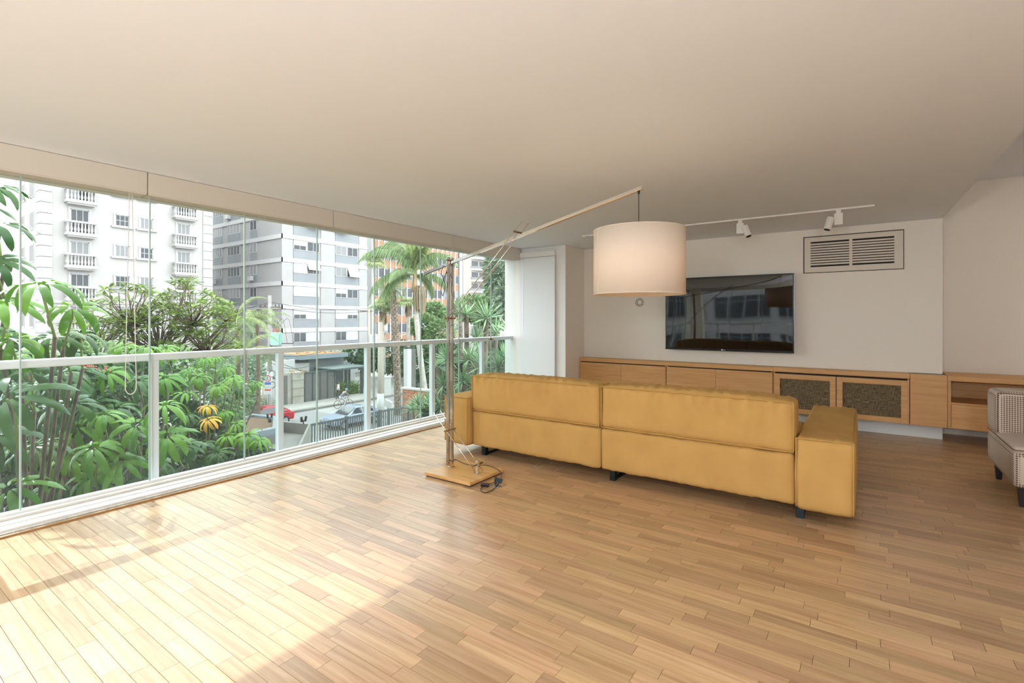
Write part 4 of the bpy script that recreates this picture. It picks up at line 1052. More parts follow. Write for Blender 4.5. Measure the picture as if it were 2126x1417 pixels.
# ---- frangipani tree
def frangipani():
    r = random.Random(8); D = 17.0
    o = Vector((*at(310, 800, D).xy, ZG)); t = thing('frangipani_tree', 'bushy frangipani tree with bare forked branches in front of the cream building', 'tree', o)
    blobs = [(200,690,75,55),(270,640,80,52),(330,690,90,60),(400,640,70,52),(430,700,75,50),(160,730,60,35),(290,730,110,30),(470,650,28,22),(385,590,40,14)]
    lv = MB(); br = MB(); base = Vector((0,0,0)); fork = at(310, 800, D)-o
    br.tube(smooth([base, fork*.5+Vector((.3,0,0)), fork]), .14, 8)
    heads = []
    for (u, v, ru, rv2) in blobs:
        hub = at(u, v+rv2*.7, D)-o; br.tube(smooth([fork, fork.lerp(hub, .5)+Vector((0,0,-.25)), hub], 4), [.09-.006*i for i in range(9)], 6)
        for k in range(int(ru*rv2/68)):
            an = r.random()*6.283; q = math.sqrt(r.random()); dv = r.uniform(-1, 1)
            uu = u+ru*q*math.cos(an); vv = v+rv2*q*math.sin(an)
            heads.append((at(uu, vv, D+dv*1.6)-o, hub))
    for (h, hub) in heads:
        m_ = h.lerp(hub, .45)+Vector((r.uniform(-.15,.15), r.uniform(-.15,.15), -.05)); br.tube([hub, m_, h], [.022, .016, .011], 4)
        up = (h-m_).normalized()+Vector((0,0,.8))
        for k in range(10):
            a = 2*math.pi*k/10+r.random(); s = r.uniform(.20, .36)
            ax = (Vector((math.cos(a), math.sin(a), r.uniform(-.35,.75)))).normalized(); sd_ = ax.cross(Vector((0,0,1))).normalized(); nn = sd_.cross(ax)
            p = h+ax*.02; w_ = s*.15
            lv.add([p, p+ax*s*.35+sd_*w_*.8-nn*.0, p+ax*s*.75+sd_*w_-nn*s*.05, p+ax*s-nn*s*.12, p+ax*s*.75-sd_*w_-nn*s*.05, p+ax*s*.35-sd_*w_*.8, p+ax*s*.5+nn*s*-.06], [(0,1,6,5),(1,2,6),(2,3,6),(3,4,6),(4,5,6)])
    br.build('branches', M['bark'], t, True); tag(lv.build('foliage', M['plum'], t, fix=False), kind='stuff')
frangipani()

# ---- palms
def frond_mesh(name, m, ln, rise, droop, nl, lf, hang, rachis='vein'):
    """feather frond along +X: curved rib with leaflets falling on both sides"""
    pts = []; x = z = 0; an = rise; S = 16
    for i in range(S+1):
        pts.append(Vector((x, 0, z))); a2 = an-droop*(i/S)**1.3; x += ln/S*math.cos(a2); z += ln/S*math.sin(a2)
    mb = MB(); r = random.Random(nl)
    for k in range(nl):
        t = .10+.90*k/(nl-1); f = t*S; i = min(S-1, int(f)); p = pts[i].lerp(pts[i+1], f-i); tg = (pts[i+1]-pts[i]).normalized()
        l2 = lf*math.sin(math.pi*min(1, .18+.80*t))**.8*r.uniform(.85, 1.1)
        for s in (-1, 1):
            d1 = (tg*.55+Vector((0, s*1.0, .25))).normalized(); d2 = (tg*.35+Vector((0, s*.55, -hang))).normalized()
            a = p; b = p+d1*l2*.4; c = b+d2*l2*.6; w_ = tg*lf*.022
            mb.add([a-w_, a+w_, b+w_*1.3, b-w_*1.3, c], [(0,1,2,3), (3,2,4)])
    rb2 = MB(); rb2.tube(pts, [ln*.012*(1-.8*i/S) for i in range(S+1)], 5)
    me = bpy.data.meshes.new(name); nv = len(mb.v); me.from_pydata(mb.v+rb2.v, [], mb.f+[tuple(i+nv for i in f) for f in rb2.f])
    me.materials.append(m); me.materials.append(M[rachis])
    for i, pl in enumerate(me.polygons): pl.material_index = 0 if i < len(mb.f) else 1
    return me
def palm(nm, lab, base, top, tr, bark, fronds, m=None, shaft=None, wob=.3):
    base = Vector(base); top = Vector(top); t = thing(nm, lab, 'palm tree', base)
    v_ = top-base
    pts = smooth([Vector((0,0,0)), v_*.33+Vector((wob,0,0)), v_*.7+Vector((wob*.6, wob*.3, 0)), v_], 8)
    k = len(pts)
    if bark == 'palmbark':
        mb = MB(); mb.tube(pts, tr*.8, 10); r = random.Random(4)
        for i in range(int(v_.length/.16)):
            f = i/(v_.length/.16)*(k-1); p = pts[int(f)].lerp(pts[min(k-1, int(f)+1)], f-int(f))
            for q in range(6):
                a = 2*math.pi*q/6+(i % 2)*.5+r.uniform(-.1,.1); d = Vector((math.cos(a), math.sin(a), 0))
                s_ = Vector((-math.sin(a), math.cos(a), 0)); mb.add([p+d*tr*.6+s_*.09, p+d*tr*.6-s_*.09, p+d*(tr*1.35)+Vector((0,0,.16))], [(0,1,2)])
        mb.build('trunk', M[bark], t, False, fix=False)
    else: MB().tube(pts, [tr*(1.15-.35*i/k) for i in range(k)], 10).build('trunk', M[bark], t, True)
    if shaft: MB().tube([v_, v_+Vector((0,0,shaft))], [tr*1.05, tr*.7], 10).build('crownshaft', M['shaft'], t, True); v_ = v_+Vector((0,0,shaft))
    for (me, az, pit, sc) in fronds:
        inst('frond', me, t, Matrix.Translation(v_) @ Matrix.Rotation(az, 4, 'Z') @ Matrix.Rotation(-pit, 4, 'Y') @ Matrix.Scale(sc, 4))
    return t
FR = [frond_mesh('frond', M['palm'], 4.3, R(52), R(120), 90, 1.25, 1.3), frond_mesh('frond', M['palml'], 4.1, R(64), R(110), 88, 1.2, 1.0), frond_mesh('frond', M['palm'], 3.9, R(22), R(95), 84, 1.15, 1.9)]
FR2 = [frond_mesh('frond', M['palml'], 1.9, R(45), R(120), 30, .5, .5), frond_mesh('frond', M['palm'], 1.8, R(25), R(95), 28, .5, .8)]
rp = random.Random(31)
D = 38.0; k_ = D/FPX
ctop = at(861, 606, D); base = Vector((*at(893, 850, D).xy, ZG))
# screen-left azimuth is -RGT
azL = math.atan2(-RGT.y, -RGT.x)
fr = []
for (da, pit, sc, q) in ((0, .35, 1.0, 0), (.35, .1, 1.1, 0), (-.4, .55, 1.0, 0), (.2, -.25, 1.05, 2), (3.0, .45, .95, 1), (2.7, .05, 1.0, 0), (3.5, -.3, .9, 2), (1.5, .5, .8, 1), (-1.5, .5, .9, 0), (1.1, .0, .8, 2), (-1.1, .2, .9, 0), (4.2, .1, .8, 0), (2.2, .3, .9, 1), (-2.2, -.5, .7, 2), (-.2, -.45, .9, 2)):
    fr.append((FR[q], azL+da, pit, sc*1.08))
p1 = palm('king_palm', 'tall feathery palm with a slim pale trunk and an orange crownshaft', base, ctop, .21, 'barkpale', fr, shaft=1.35, wob=-.2)
cl = at(871, 618, D)-base; mb = MB()
for i in range(90):
    a = rp.random()*6.28; q = math.sqrt(rp.random())*.42; p = cl+Vector((q*math.cos(a), q*math.sin(a), 1.0*(1-q*q*2))); mb.tube([p, p+Vector((.1*math.cos(a), .1*math.sin(a), -.5)), p+Vector((.02*math.cos(a), .02*math.sin(a), -1.5-rp.random()*.5))], .035, 3, False)
tag(mb.build('seed_tassel', M['dryleaf'], p1, fix=False), label='hanging cream seed tassel', kind='stuff')
D = 41.0; base = Vector((*at(826, 850, D).xy, ZG)); ctop = at(814, 600, D)
fr = [(FR2[rp.randint(0,1)], rp.random()*6.28, rp.uniform(-1.3, .5), rp.uniform(.7, 1.15)) for _ in range(26)]
palm('date_palm', 'palm with a thick scaly trunk and drooping dark crown beside the pale pole', base, ctop, .36, 'palmbark', fr, wob=.15)
# fan palm crown leaning in front of the pole
def fan_mesh(m, n=22, ln=1.0):
    mb = MB()
    for k in range(n):
        a = R(-125)+R(250)*k/(n-1); d = Vector((math.cos(a), math.sin(a), 0)); s = Vector((-d.y, d.x, 0))
        p1_ = d*ln*.55+Vector((0,0,.06*ln)); p2_ = d*ln+Vector((0,0,-.28*ln))
        mb.add([(0,0,0), p1_+s*.055*ln, p2_, p1_-s*.055*ln], [(0,1,2,3)])
    me = bpy.data.meshes.new('fan_leaf'); me.from_pydata(mb.v, [], mb.f); me.materials.append(m); return me
FAN = [fan_mesh(M['palml']), fan_mesh(M['palm']), fan_mesh(M['dryleaf'])]
def fanpalm(nm, lab, u, vtop, D, tr, n, ln, dry=6, seed=1):
    r = random.Random(seed); top = at(u, vtop, D); base = Vector((top.x, top.y, ZG)); t = thing(nm, lab, 'palm tree', base); v_ = top-base
    MB().tube([(0,0,0), v_*.5, v_], tr, 9).build('trunk', M['barkpale'], t, True)
    for k in range(n+dry):
        a = r.random()*6.283; dryk = k >= n; pit = r.uniform(-.2, 1.2) if not dryk else r.uniform(-1.55, -1.3)
        d = Vector((math.cos(a)*math.cos(pit), math.sin(a)*math.cos(pit), math.sin(pit))); pl = ln*r.uniform(.5,.8)
        lf = MB().tube([v_, v_+d*pl], .018, 4).build('leaf_stalk', M['vein'], t)
        rot = Matrix.Rotation(a, 4, 'Z') @ Matrix.Rotation(-pit+(.35 if not dryk else -.1), 4, 'Y')
        inst('fan_leaf', FAN[2] if dryk else r.choice(FAN[:2]), lf, Matrix.Translation(v_+d*pl) @ rot @ Matrix.Diagonal((ln, ln*(.35 if dryk else 1), ln*(.6 if dryk else 1), 1)))
    return t
fanpalm('fan_palm', 'small fan palm with a brown skirt of dead leaves left of the scaly palm', 795, 640, 43, .12, 12, 1.05, 9, 2)
fanpalm('fan_palm', 'fan palm crown poking out at the edge of the white block', 776, 545, 48, .10, 12, .95, 0, 5)
fanpalm('fan_palm', 'fan palm hanging with dry brown leaves right of the scaly palm', 848, 625, 44, .14, 7, .95, 10, 7)
# low feather palms behind the frangipani
for (u, v, d, sd_, lab) in ((492, 650, 27, 1, 'feathery garden palm just right of the frangipani tree'), (534, 655, 30, 2, 'feathery garden palm around the foot of the wooden utility pole'), (508, 715, 26, 3, 'low feathery palm with a dry golden frond behind the railing')):
    r = random.Random(sd_); top = at(u, v+15, d); base = Vector((top.x, top.y, ZG))
    fr = [(r.choice(FR2), r.random()*6.28, r.uniform(-.5, .7), r.uniform(.9, 1.3)) for _ in range(16)]
    palm('garden_palm', lab, base, top, .13, 'bark', fr, wob=.1)

# ---- yuccas at the right end of the window
def yucca_mesh(seed, n=70):
    r = random.Random(seed); mb = MB()
    for k in range(n):
        a = r.random()*6.283; el = math.asin(r.uniform(-.35, 1)); ln = r.uniform(.75, 1.05)
        d = Vector((math.cos(a)*math.cos(el), math.sin(a)*math.cos(el), math.sin(el))); s = d.cross(Vector((0,0,1))); s = s.normalized() if s.length > .05 else Vector((1,0,0))
        w_ = .032; g_ = Vector((0,0,-.10*ln))
        p0 = d*.06; p1_ = d*ln*.5+g_*.25; p2_ = d*ln+g_
        mb.add([p0-s*w_*.7, p0+s*w_*.7, p1_+s*w_, p1_-s*w_, p2_], [(0,1,2,3), (3,2,4)])
    me = bpy.data.meshes.new('leaf_rosette'); me.from_pydata(mb.v, [], mb.f); me.materials.append(M['yuc']); return me
YM = [yucca_mesh(k) for k in range(4)]
ry = random.Random(77)
def yucca(lab, heads, seed):
    cs = [(at(u, v, d), s) for (u, v, d, s) in heads]; c = sum((p for p, _ in cs), Vector())/len(cs); o = Vector((c.x, c.y, ZG))
    t = thing('yucca', lab, 'yucca', o, group='spiky yuccas by the white column')
    mb = MB()
    for p, s in cs:
        q = p-o; mb.tube(smooth([Vector((q.x*.3, q.y*.3, 0)), Vector((q.x*.7, q.y*.7, q.z*.5)), q], 4), .07, 6)
        inst('leaf_rosette', ry.choice(YM), t, Matrix.Translation(q) @ Matrix.Rotation(ry.random()*6.28, 4, 'Z') @ Matrix.Rotation(ry.uniform(-.3,.3), 4, 'X') @ Matrix.Scale(s, 4))
    mb.build('stems', M['bark'], t, True)
yucca('large yucca clump standing tallest in front of the beige tower', [(968,655,14,.62),(1010,660,14,.72),(935,690,15,.62),(990,705,14,.7),(1030,690,14.5,.62),(955,640,17,.6)], 1)
yucca('yucca clump against the white column at the window end', [(1060,690,12.5,.62),(1050,745,12,.62),(1070,770,12,.6),(1035,760,12.5,.62),(1065,820,11.5,.55),(1040,820,12,.58),(1075,720,13,.6)], 2)
yucca('yucca clump behind the second-last railing post', [(1000,760,12.5,.62),(975,745,13,.62),(985,800,12.5,.6),(1010,815,12,.58),(960,790,13,.62),(1000,850,12,.55),(1030,860,11.5,.5)], 3)
yucca('yucca clump directly behind the lamp mast', [(930,745,14,.62),(945,830,13.5,.6),(920,800,14,.6),(940,870,13.5,.55),(965,850,13,.55),(915,845,14.5,.55),(910,760,15,.55)], 4)
yucca('pale strappy plant below the brick wall', [(868,838,26,.9),(880,850,25.5,.85),(858,848,26.5,.8),(890,835,26,.8)], 5)
bush('tree', 'grey-green feathery tree top right against the white column', 'tree', [px(1050,560,20,42,55,3200), px(1065,620,19,35,45,2200), px(1052,600,21,30,40,1600), px(1075,545,18,28,40,1300)], M['greyleaf'], .24, .2, 12, asp=.3)
bush('tree', 'leafy tree below the beige tower beside the yuccas', 'tree', [px(1040,600,26,30,35,1300), px(985,640,24,40,25,1500), px(1025,650,22,40,30,1500)], M['mdleaf'], .26, .16, 13)
bush('tree', 'round green tree crown below the orange office block', 'tree', [px(900,648,48,26,20,1300), px(882,678,46,30,24,1400), px(915,692,44,28,26,1300)], M['mdleaf'], .4, .16, 14)
bush('tree', 'dense green street trees behind the white gate posts', 'tree', [px(870,745,62,60,38,2200), px(920,750,55,40,50,2000), px(820,740,66,50,34,1700), px(890,790,58,50,25,1400)], M['dkleaf'], .5, .2, 15)
bush('tree', 'dark clipped tree behind the sign pole, left of the gate', 'tree', [px(500,775,36,44,38,2600), px(470,800,34,40,40,2000), px(528,752,38,18,18,900), px(495,830,35,40,22,1400)], M['greyleaf'], .28, .18, 16, asp=.35)
bush('tree', 'tree hanging over the slate gatehouse roof', 'tree', [px(745,735,58,30,16,1000), px(765,750,56,24,22,900)], M['dkleaf'], .4, .12, 17)
bush('shrub', 'dense shrubbery filling the ground under the yuccas', 'shrub', [px(940,870,15,60,40,1500), px(1030,860,14,60,50,1500), px(985,900,14,70,30,1200), px(1060,760,15.5,40,60,1500), px(960,790,17,40,50,1400)], M['dkleaf'], .26, .1, 18)

# ================================================================== THE STREET
def up(p, z): return Vector((p[0], p[1], z))
# ---- own gatehouse: flat roof planter and lower roof
XF0 = -22.9
g = thing('gatehouse_roof', 'dark-rimmed flat roof filled with brown bark mulch beside the umbrella tree', 'roof', (-21.0, 11.9, ZG))
q = [onz(u, v, -3.5)-Vector((-21.0, 11.9, 0)) for (u, v) in ((577, 868), (577, 893), (470, 915), (440, 893), (525, 863))]
def ring(poly, z0, z1, w_):
    c = sum((Vector((p[0], p[1], 0)) for p in poly), Vector())/len(poly); n = len(poly); vs_ = []; fs_ = []
    for p in poly:
        p = Vector((p[0], p[1], 0)); i_ = p+(c-p).normalized()*w_
        vs_ += [(p.x, p.y, z0), (p.x, p.y, z1), (i_.x, i_.y, z1), (i_.x, i_.y, z0)]
    for k in range(n):
        j = (k+1) % n
        for m_ in range(4): fs_.append((k*4+m_, j*4+m_, j*4+(m_+1) % 4, k*4+(m_+1) % 4))
    return MB().add(vs_, fs_)
ring(q, 2.85, 3.12, .35).build('rim', M['slatetop'], g)
MB().prism([(p[0]*.96, p[1]*.96) for p in q], lambda p: (p[0], p[1], .0), lambda p: (p[0], p[1], 2.95)).build('walls', M['concrete'], g)
MB().prism([(p[0]*.93, p[1]*.93) for p in q], lambda p: (p[0], p[1], 2.95), lambda p: (p[0], p[1], 3.02)).build('mulch_bed', M['mulch'], g)
c = onz(560, 868, -3.3)-Vector((-21.0, 11.9, ZG))
MB().bx(c.x-.05, c.x+.05, c.y-.05, c.y+.05, 3.0, 3.2).cyl(c+Vector((0,-.09,.02)), c+Vector((0,-.11,.22)), .05, n=8).cyl(c+Vector((0,.09,.02)), c+Vector((0,.11,.22)), .05, n=8).build('floodlight', M['black'], g)
g2 = thing('gatehouse_roof', 'lower grey concrete roof tray between the mulch roof and the picket fence', 'roof', (-20.5, 14.0, ZG))
q2 = [onz(u, v, -3.7)-Vector((-20.5, 14.0, 0)) for (u, v) in ((645, 885), (620, 940), (575, 940), (478, 925), (590, 880))]
ring(q2, 2.35, 2.95, .22).build('rim', M['concrete'], g2)
MB().prism([(p[0]*.96, p[1]*.96) for p in q2], lambda p: (p[0], p[1], 0.0), lambda p: (p[0], p[1], 2.45)).build('walls', M['concrete'], g2)
c = onz(630, 880, -3.5)-Vector((-20.5, 14.0, ZG))
MB().cyl(c, c+Vector((0,0,.2)), .03, n=6).cyl(c+Vector((0,-.09,.12)), c+Vector((.03,-.12,.36)), .055, n=8).cyl(c+Vector((0,.09,.12)), c+Vector((.03,.12,.36)), .055, n=8).build('floodlight', M['black'], g2)

# ---- picket fence on the boundary, every picket a part
fy0, fy1 = onx(640, 885, XF0).y, onx(903, 840, XF0).y
fe = thing('picket_fence', 'tall dark metal picket fence along the street edge', 'fence', (XF0, fy0, ZG))
LF = fy1-fy0; FH = 2.55
MB().bx(-.04, .04, 0, LF, FH-.12, FH).build('top_rail', M['fence'], fe); MB().bx(-.03, .03, 0, LF, .2, .3).build('bottom_rail', M['fence'], fe)
pk = MB().bx(-.02, .02, -.03, .03, .05, FH-.1).build('picket', M['fence'], fe).data
bpy.data.objects.remove([o for o in fe.children if o.name.startswith('picket')][0])
npk = int(LF/.155)
for k in range(npk): inst('picket', pk, fe, Matrix.Translation((0, k*LF/npk+.05, 0)))
for k in range(5): MB().bx(-.07, .07, k*LF/4-.07, k*LF/4+.07, 0, FH+.05).build('post', M['fence'], fe)
gp = thing('gate_post', 'dark gate post with a closer arm ending the picket fence', 'post', (XF0, fy1+.25, ZG))
MB().bx(-.14, .14, -.14, .14, 0, FH+.35).build('shaft', M['fence'], gp); MB().bx(-.18, .18, -.18, .18, FH+.1, FH+.45).build('motor_box', M['blackm'], gp)
MB().bx(.05, .15, .25, .40, 0, FH+.1).build('jamb', M['polewhite'], gp)

# ---- gatehouse across the road
XW = -42.6
def yw(u, x=XW): return onx(u, 800, x).y
def zv(u, v, x=XW): return onx(u, v, x).z
gh_ = thing('slate_gatehouse', 'slate-clad gatehouse with an orange gravel roof across the street', 'building', (XW-4, yw(680), ZG))
o = Vector((XW-4, yw(680), ZG)); XS = XW-3.0
a, b = onx(640, 750, XS).y-o.y, onx(713, 750, XS).y-o.y; zt_ = zv(680, 741, XS)-ZG
MB().bx(-3.0, 1.0, a, b, 0, zt_).build('walls', M['slate'], gh_)
for k in range(9): MB().bx(1.0, 1.03, a, b, zt_-.15-k*.28, zt_-.02-k*.28).build('slate_course', M['slate'], gh_)
a2, b2_ = onx(622, 735, XS+1).y-o.y, onx(723, 735, XS+1).y-o.y
MB().bx(-4.0, 2.0, a2, b2_, zt_, zt_+.42).build('roof_slab', M['slatetop'], gh_); MB().bx(-3.7, 1.7, a2+.3, b2_-.3, zt_+.42, zt_+.47).build('gravel', M['gravelor'], gh_)
for k in range(3):
    cc = Vector((.6, a2+1.2+k*1.9, zt_+.45)); r = random.Random(k)
    cloud('roof_plant', M['mdleaf'], gh_, (0,0,0), [(cc+Vector((0,0,.12)), (.55,.55,.2), 120)], .28, .2, k+40)
MB().bx(-3.2, 1.2, a2-3.0, a-.02, zt_-2.2, zt_-.4).build('white_wing', M['b2white'], gh_)
# boundary wall, pillar, gates
bw = thing('boundary_wall', 'weathered pale stone pillar and wall beside the dark sliding gate', 'wall', (XW, yw(615), ZG))
o = Vector((XW, yw(615), ZG)); ph = zv(620, 772)-ZG
MB().bx(-.9, .05, yw(607)-o.y, yw(631)-o.y, 0, ph).build('pillar', M['stonewall'], bw, bevel=.03)
MB().bx(-.45, -.1, yw(595)-o.y, yw(607)-o.y, 0, ph).build('wall_panel', M['stonewall'], bw)
for k in range(1, 4): MB().bx(-.92, .07, yw(607)-o.y-.02, yw(631)-o.y+.02, k*ph/4-.02, k*ph/4+.02).build('joint', M['concrete'], bw)
cloud('climber', M['dryleaf'], bw, (0,0,0), [(Vector((-.3, yw(621)-o.y, ph+.05)), (.5, .8, .15), 160)], .22, .4, 50)
MB().bx(-.2, .0, yw(590)-o.y, yw(597)-o.y, 0, ph*.93).build('gate_leaf', M['gatem'], bw)
# long white wall with power meter box behind
MB().bx(-2.6, -2.2, yw(598)-o.y, yw(640)-o.y, 0, ph+1.0).build('rear_wall', M['b2white'], bw)
lf = thing('steel_fence', 'pale barred entrance fence left of the stone pillar', 'fence', (XW, yw(562), ZG)); o = Vector((XW, yw(562), ZG))
fa, fb = yw(545)-o.y, yw(590)-o.y
MB().bx(-.05, .05, fa, fb, ph*.86, ph*.92).bx(-.05, .05, fa, fb, .15, .25).build('rails', M['fence'], lf)
nb_ = int((fb-fa)/.2)
for k in range(nb_): MB().bx(-.03, .03, fa+k*(fb-fa)/nb_, fa+k*(fb-fa)/nb_+.06, .0, ph*.93).build('bar', M['polebeige'], lf, fix=False)
gt = thing('sliding_gate', 'dark sheeted sliding vehicle gate below the slate gatehouse', 'gate', (XW, yw(664), ZG)); o = Vector((XW, yw(664), ZG))
ga, gb = yw(633)-o.y, yw(695)-o.y; gh2 = zv(660, 771)-ZG
for k in range(4): MB().bx(-.05, .02, ga+k*(gb-ga)/4+.05, ga+(k+1)*(gb-ga)/4-.05, .08, gh2-.1).build('panel', M['gatem'], gt)
for k in range(5): MB().bx(-.08, .08, ga+k*(gb-ga)/4-.06, ga+k*(gb-ga)/4+.06, 0, gh2).build('stile', M['fence'], gt)
MB().bx(-.08, .08, ga, gb, gh2-.1, gh2+.06).build('top_rail', M['fence'], gt)
# glass entrance canopy
cn = thing('glass_canopy', 'glass-roofed entrance canopy on dark steel posts across the street', 'canopy', (XW-.5, yw(720), ZG)); o = Vector((XW-.5, yw(720), ZG))
ca, cb = yw(697)-o.y, yw(760)-o.y; ch = zv(715, 763)-ZG
MB().bx(-2.2, 1.3, ca-.6, cb, ch, ch+.05).build('glass_roof', M['canopyglass'], cn)
for k in range(6): y = ca-.6+k*(cb-ca+.6)/5; MB().bx(-2.2, 1.3, y-.04, y+.04, ch-.1, ch).build('rafter', M['fence'], cn)
MB().bx(1.22, 1.32, ca-.6, cb, ch-.12, ch+.06).build('edge_beam', M['fence'], cn)
for (xx, y) in ((.4, ca+1.4), (-1.6, ca+1.2), (.5, ca+3.2), (.5, cb-.6), (-1.6, cb-1), (-1.6, ca+3.2)): MB().bx(xx-.08, xx+.08, y-.08, y+.08, 0, ch).build('post', M['fence'], cn)
MB().bx(.35, .4, ca+3.3, cb-.7, .1, ch-.9).build('glass_door', M['canopyglass'], cn)
MB().bx(-3.2, -2.6, ca-1.5, cb+1, 0, ch-.3).build('porch_wall', M['b2white'], cn); MB().bx(-2.62, -2.56, ca+.1, ca+1.1, 1.4, 2.4).build('porch_window', M['winglass'], cn)
hd = thing('hedge', 'clipped bright green hedge behind the waiting pedestrian', 'hedge', (XW-.4, yw(715), ZG))
cloud('foliage', M['hedge'], hd, (0,0,0), [(Vector((-.4, -1.6+k*.7, .7)), (.6, .7, .75), 420) for k in range(6)], .16, .5, 60); MB().bx(-.7, -.1, -1.9, 2.1, .0, 1.0).build('hedge_core', M['dkleaf'], hd)
lo_ = thing('low_hedge', 'dark low hedge along the pale barred fence', 'hedge', (XW+.6, yw(520), ZG))
cloud('foliage', M['mdleaf'], lo_, (0,0,0), [(Vector((0, -4.0+k*.8, .4)), (.5, .7, .5), 300) for k in range(8)], .16, .5, 61)
tag(MB().bx(-39.4, -38.9, -40, 140, ZG-.05, ZG+.14).build('trim_1', M['concrete']), kind='structure')

# ---- utility poles, transformer, signs
def wpole(lab, u, vtop, d, r, m, nm='utility_pole', white=0):
    p = at(u, vtop, d); t = thing(nm, lab, 'pole', (p.x, p.y, ZG)); h = p.z-ZG
    MB().cyl((0,0,0), (0,0,h), r*1.25, r*.8, 12).build('shaft', M[m], t, True)
    if white: MB().cyl((0,0,0), (0,0,white), r*1.35, r*1.25, 12).build('painted_base', M['polewhite'], t, True)
    return t, h
t, h = wpole('brown utility pole with cross arms and a green transformer left of the white block', 560, 613, 42.5, .17, 'pole', white=3.4)
dR = RGT
MB().bar(-dR*.9+Vector((0,0,h-1.0)), dR*.9+Vector((0,0,h-1.0)), .1, .1).build('cross_arm', M['bark'], t)
MB().bar(-dR*.1+Vector((0,0,h-4.1)), dR*2.0+Vector((0,0,h-4.1)), .06, .06).build('bracket', M['black'], t)
for k in (-.8, -.4, .5, .8): MB().lathe([(.05,0),(.05,.12),(.02,.2)], dR*k+Vector((0,0,h-.95)), 6).build('insulator', M['black'], t)
tz = zv(560, 703, 0) if False else at(572, 703, 42.5).z-ZG
tr_ = MB().obx(dR*.55+Vector((0,0,tz)), dR*.36, FWD*.3, (0,0,.55)).build('transformer', M['trafo'], t, bevel=.04)
for s_ in (-1, 1):
    for q_ in range(3): MB().obx(dR*(.55+s_*(.42))+Vector((0,0,tz-.05))+FWD*(q_-1)*.16, dR*.06, FWD*.04, (0,0,.4)).build('cooling_fin', M['trafo'], tr_)
for k in range(3): MB().lathe([(.05,0),(.04,.1),(.05,.15),(.03,.45)], dR*(.35+k*.2)+Vector((0,0,tz+.5)), 6).build('bushing', M['red'], tr_)
for k in range(3): MB().tube(smooth([dR*(.35+k*.2)+Vector((0,0,tz+.95)), dR*(.6+k*.5)+Vector((0,0,tz+1.7)), dR*(1.0+k*.5)+Vector((0,0,h-4.1))]), .015, 4).build('jumper', M['wire'], t)
for k in range(2): MB().tube([Vector((0,0,at(560,v_,42.5).z-ZG))+RGT*.3+RGT*.28*math.cos(a_*.7)-FWD*.2+Vector((0,0,.28*math.sin(a_*.7))) for a_ in range(10) for v_ in ((775,) if k == 0 else (798,))], .03, 5).build('cable_coil', M['wire'], t)
pc = at(556, 785, 41.8)
sg = thing('parking_sign', 'round parking sign with a letter E above small notice plates', 'sign', (pc.x, pc.y, ZG)); zc = pc.z-ZG
B_m = Matrix.Translation((0, 0, zc)) @ Matrix.Rotation(YAW, 4, 'Z')
def sbox(w0, w1, z0, z1, dp, m, nm, par=sg):
    o = MB().bx(w0, w1, -dp, 0.0, z0, z1).build(nm, m, par); o.matrix_basis = B_m; return o
bl_ = sbox(-.28, .28, -1.35, .34, .02, M['polewhite'], 'backing_plate')
rs = MB().cyl((0,-.025,0), (0,-.03,0), .27, n=28).build('red_ring', M['red'], sg); rs.matrix_basis = B_m
ws = MB().cyl((0,-.031,0), (0,-.034,0), .205, n=28).build('sign_face', M['polewhite'], sg); ws.matrix_basis = B_m
text_mesh('E', .34, 'letter', M['black'], sg, B_m @ Matrix.Translation((0, -.036, 0)) @ Matrix.Rotation(R(90), 4, 'X'), .002)
sbox(-.27, .27, -.52, -.32, .028, M['blue'], 'blue_plate'); sbox(-.27, .27, -1.02, -.92, .028, M['red'], 'red_arrow'); sbox(-.24, .24, -.80, -.76, .028, M['cloth'], 'print_line'); sbox(-.20, .20, -.69, -.65, .028, M['cloth'], 'print_line')
MB().cyl((0,.06,0), (0,.06,zc+.3), .04, n=8).build('pole', M['pole'], sg, True)
t, h = wpole('pale utility pole at the right-hand corner of the white block', 766, 640, 56, .16, 'polebeige')
MB().bar(-RGT*1.0+Vector((0,0,h-.3)), RGT*.8+Vector((0,0,h-.3)), .1, .1).build('cross_arm', M['bark'], t)
MB().obx(RGT*.5+Vector((0,0,h-3.4)), RGT*.4, FWD*.3, (0,0,.5)).build('transformer', M['trafogrey'], t)
t, h = wpole('straight beige pole with a white painted foot left of the scaly palm', 790, 668, 40, .22, 'polebeige', white=1.9)
t, h = wpole('grey pole with two pale transformers behind the palm trunks', 798, 690, 55, .14, 'pole')
for (u, v) in ((797, 682), (878, 675), (868, 672)):
    c_ = at(u, v, 55)-Vector((*t.location.xy, ZG)); MB().cyl(c_+Vector((0,0,-.5)), c_+Vector((0,0,.5)), .42, n=12).build('transformer', M['trafogrey'], t, True)
MB().bar(Vector((0,0,h-1)), at(878, 680, 55)-Vector((*t.location.xy, ZG)), .08, .08).build('beam', M['trafogrey'], t)
def cpole(lab, u, v0, v1, d, wdt, m, cat='post', nm='concrete_post'):
    a = at(u, v0, d); zb_ = max(ZG, at(u, v1, d).z) if v1 else ZG
    t = thing(nm, lab, cat, (a.x, a.y, ZG)); h = a.z-ZG
    MB().bx(-wdt, wdt, -wdt, wdt, 0, h).build('shaft', M[m], t); MB().bx(-wdt*.7, wdt*.7, -wdt*.7, wdt*.7, h, h+wdt*.8).build('cap', M['black'], t); return t
cpole('tall square white gate pillar left of its partner', 846, 724, 810, 37, .20, 'polewhite')
cpole('tall square grey-white gate pillar right of its partner', 856, 724, 810, 38.5, .19, 'concrete')
cpole('short white bollard by the pale pole', 799, 776, 0, 52, .16, 'polewhite')
cpole('thin white marker post by the leaning palm trunk', 878, 772, 0, 56, .14, 'polewhite')
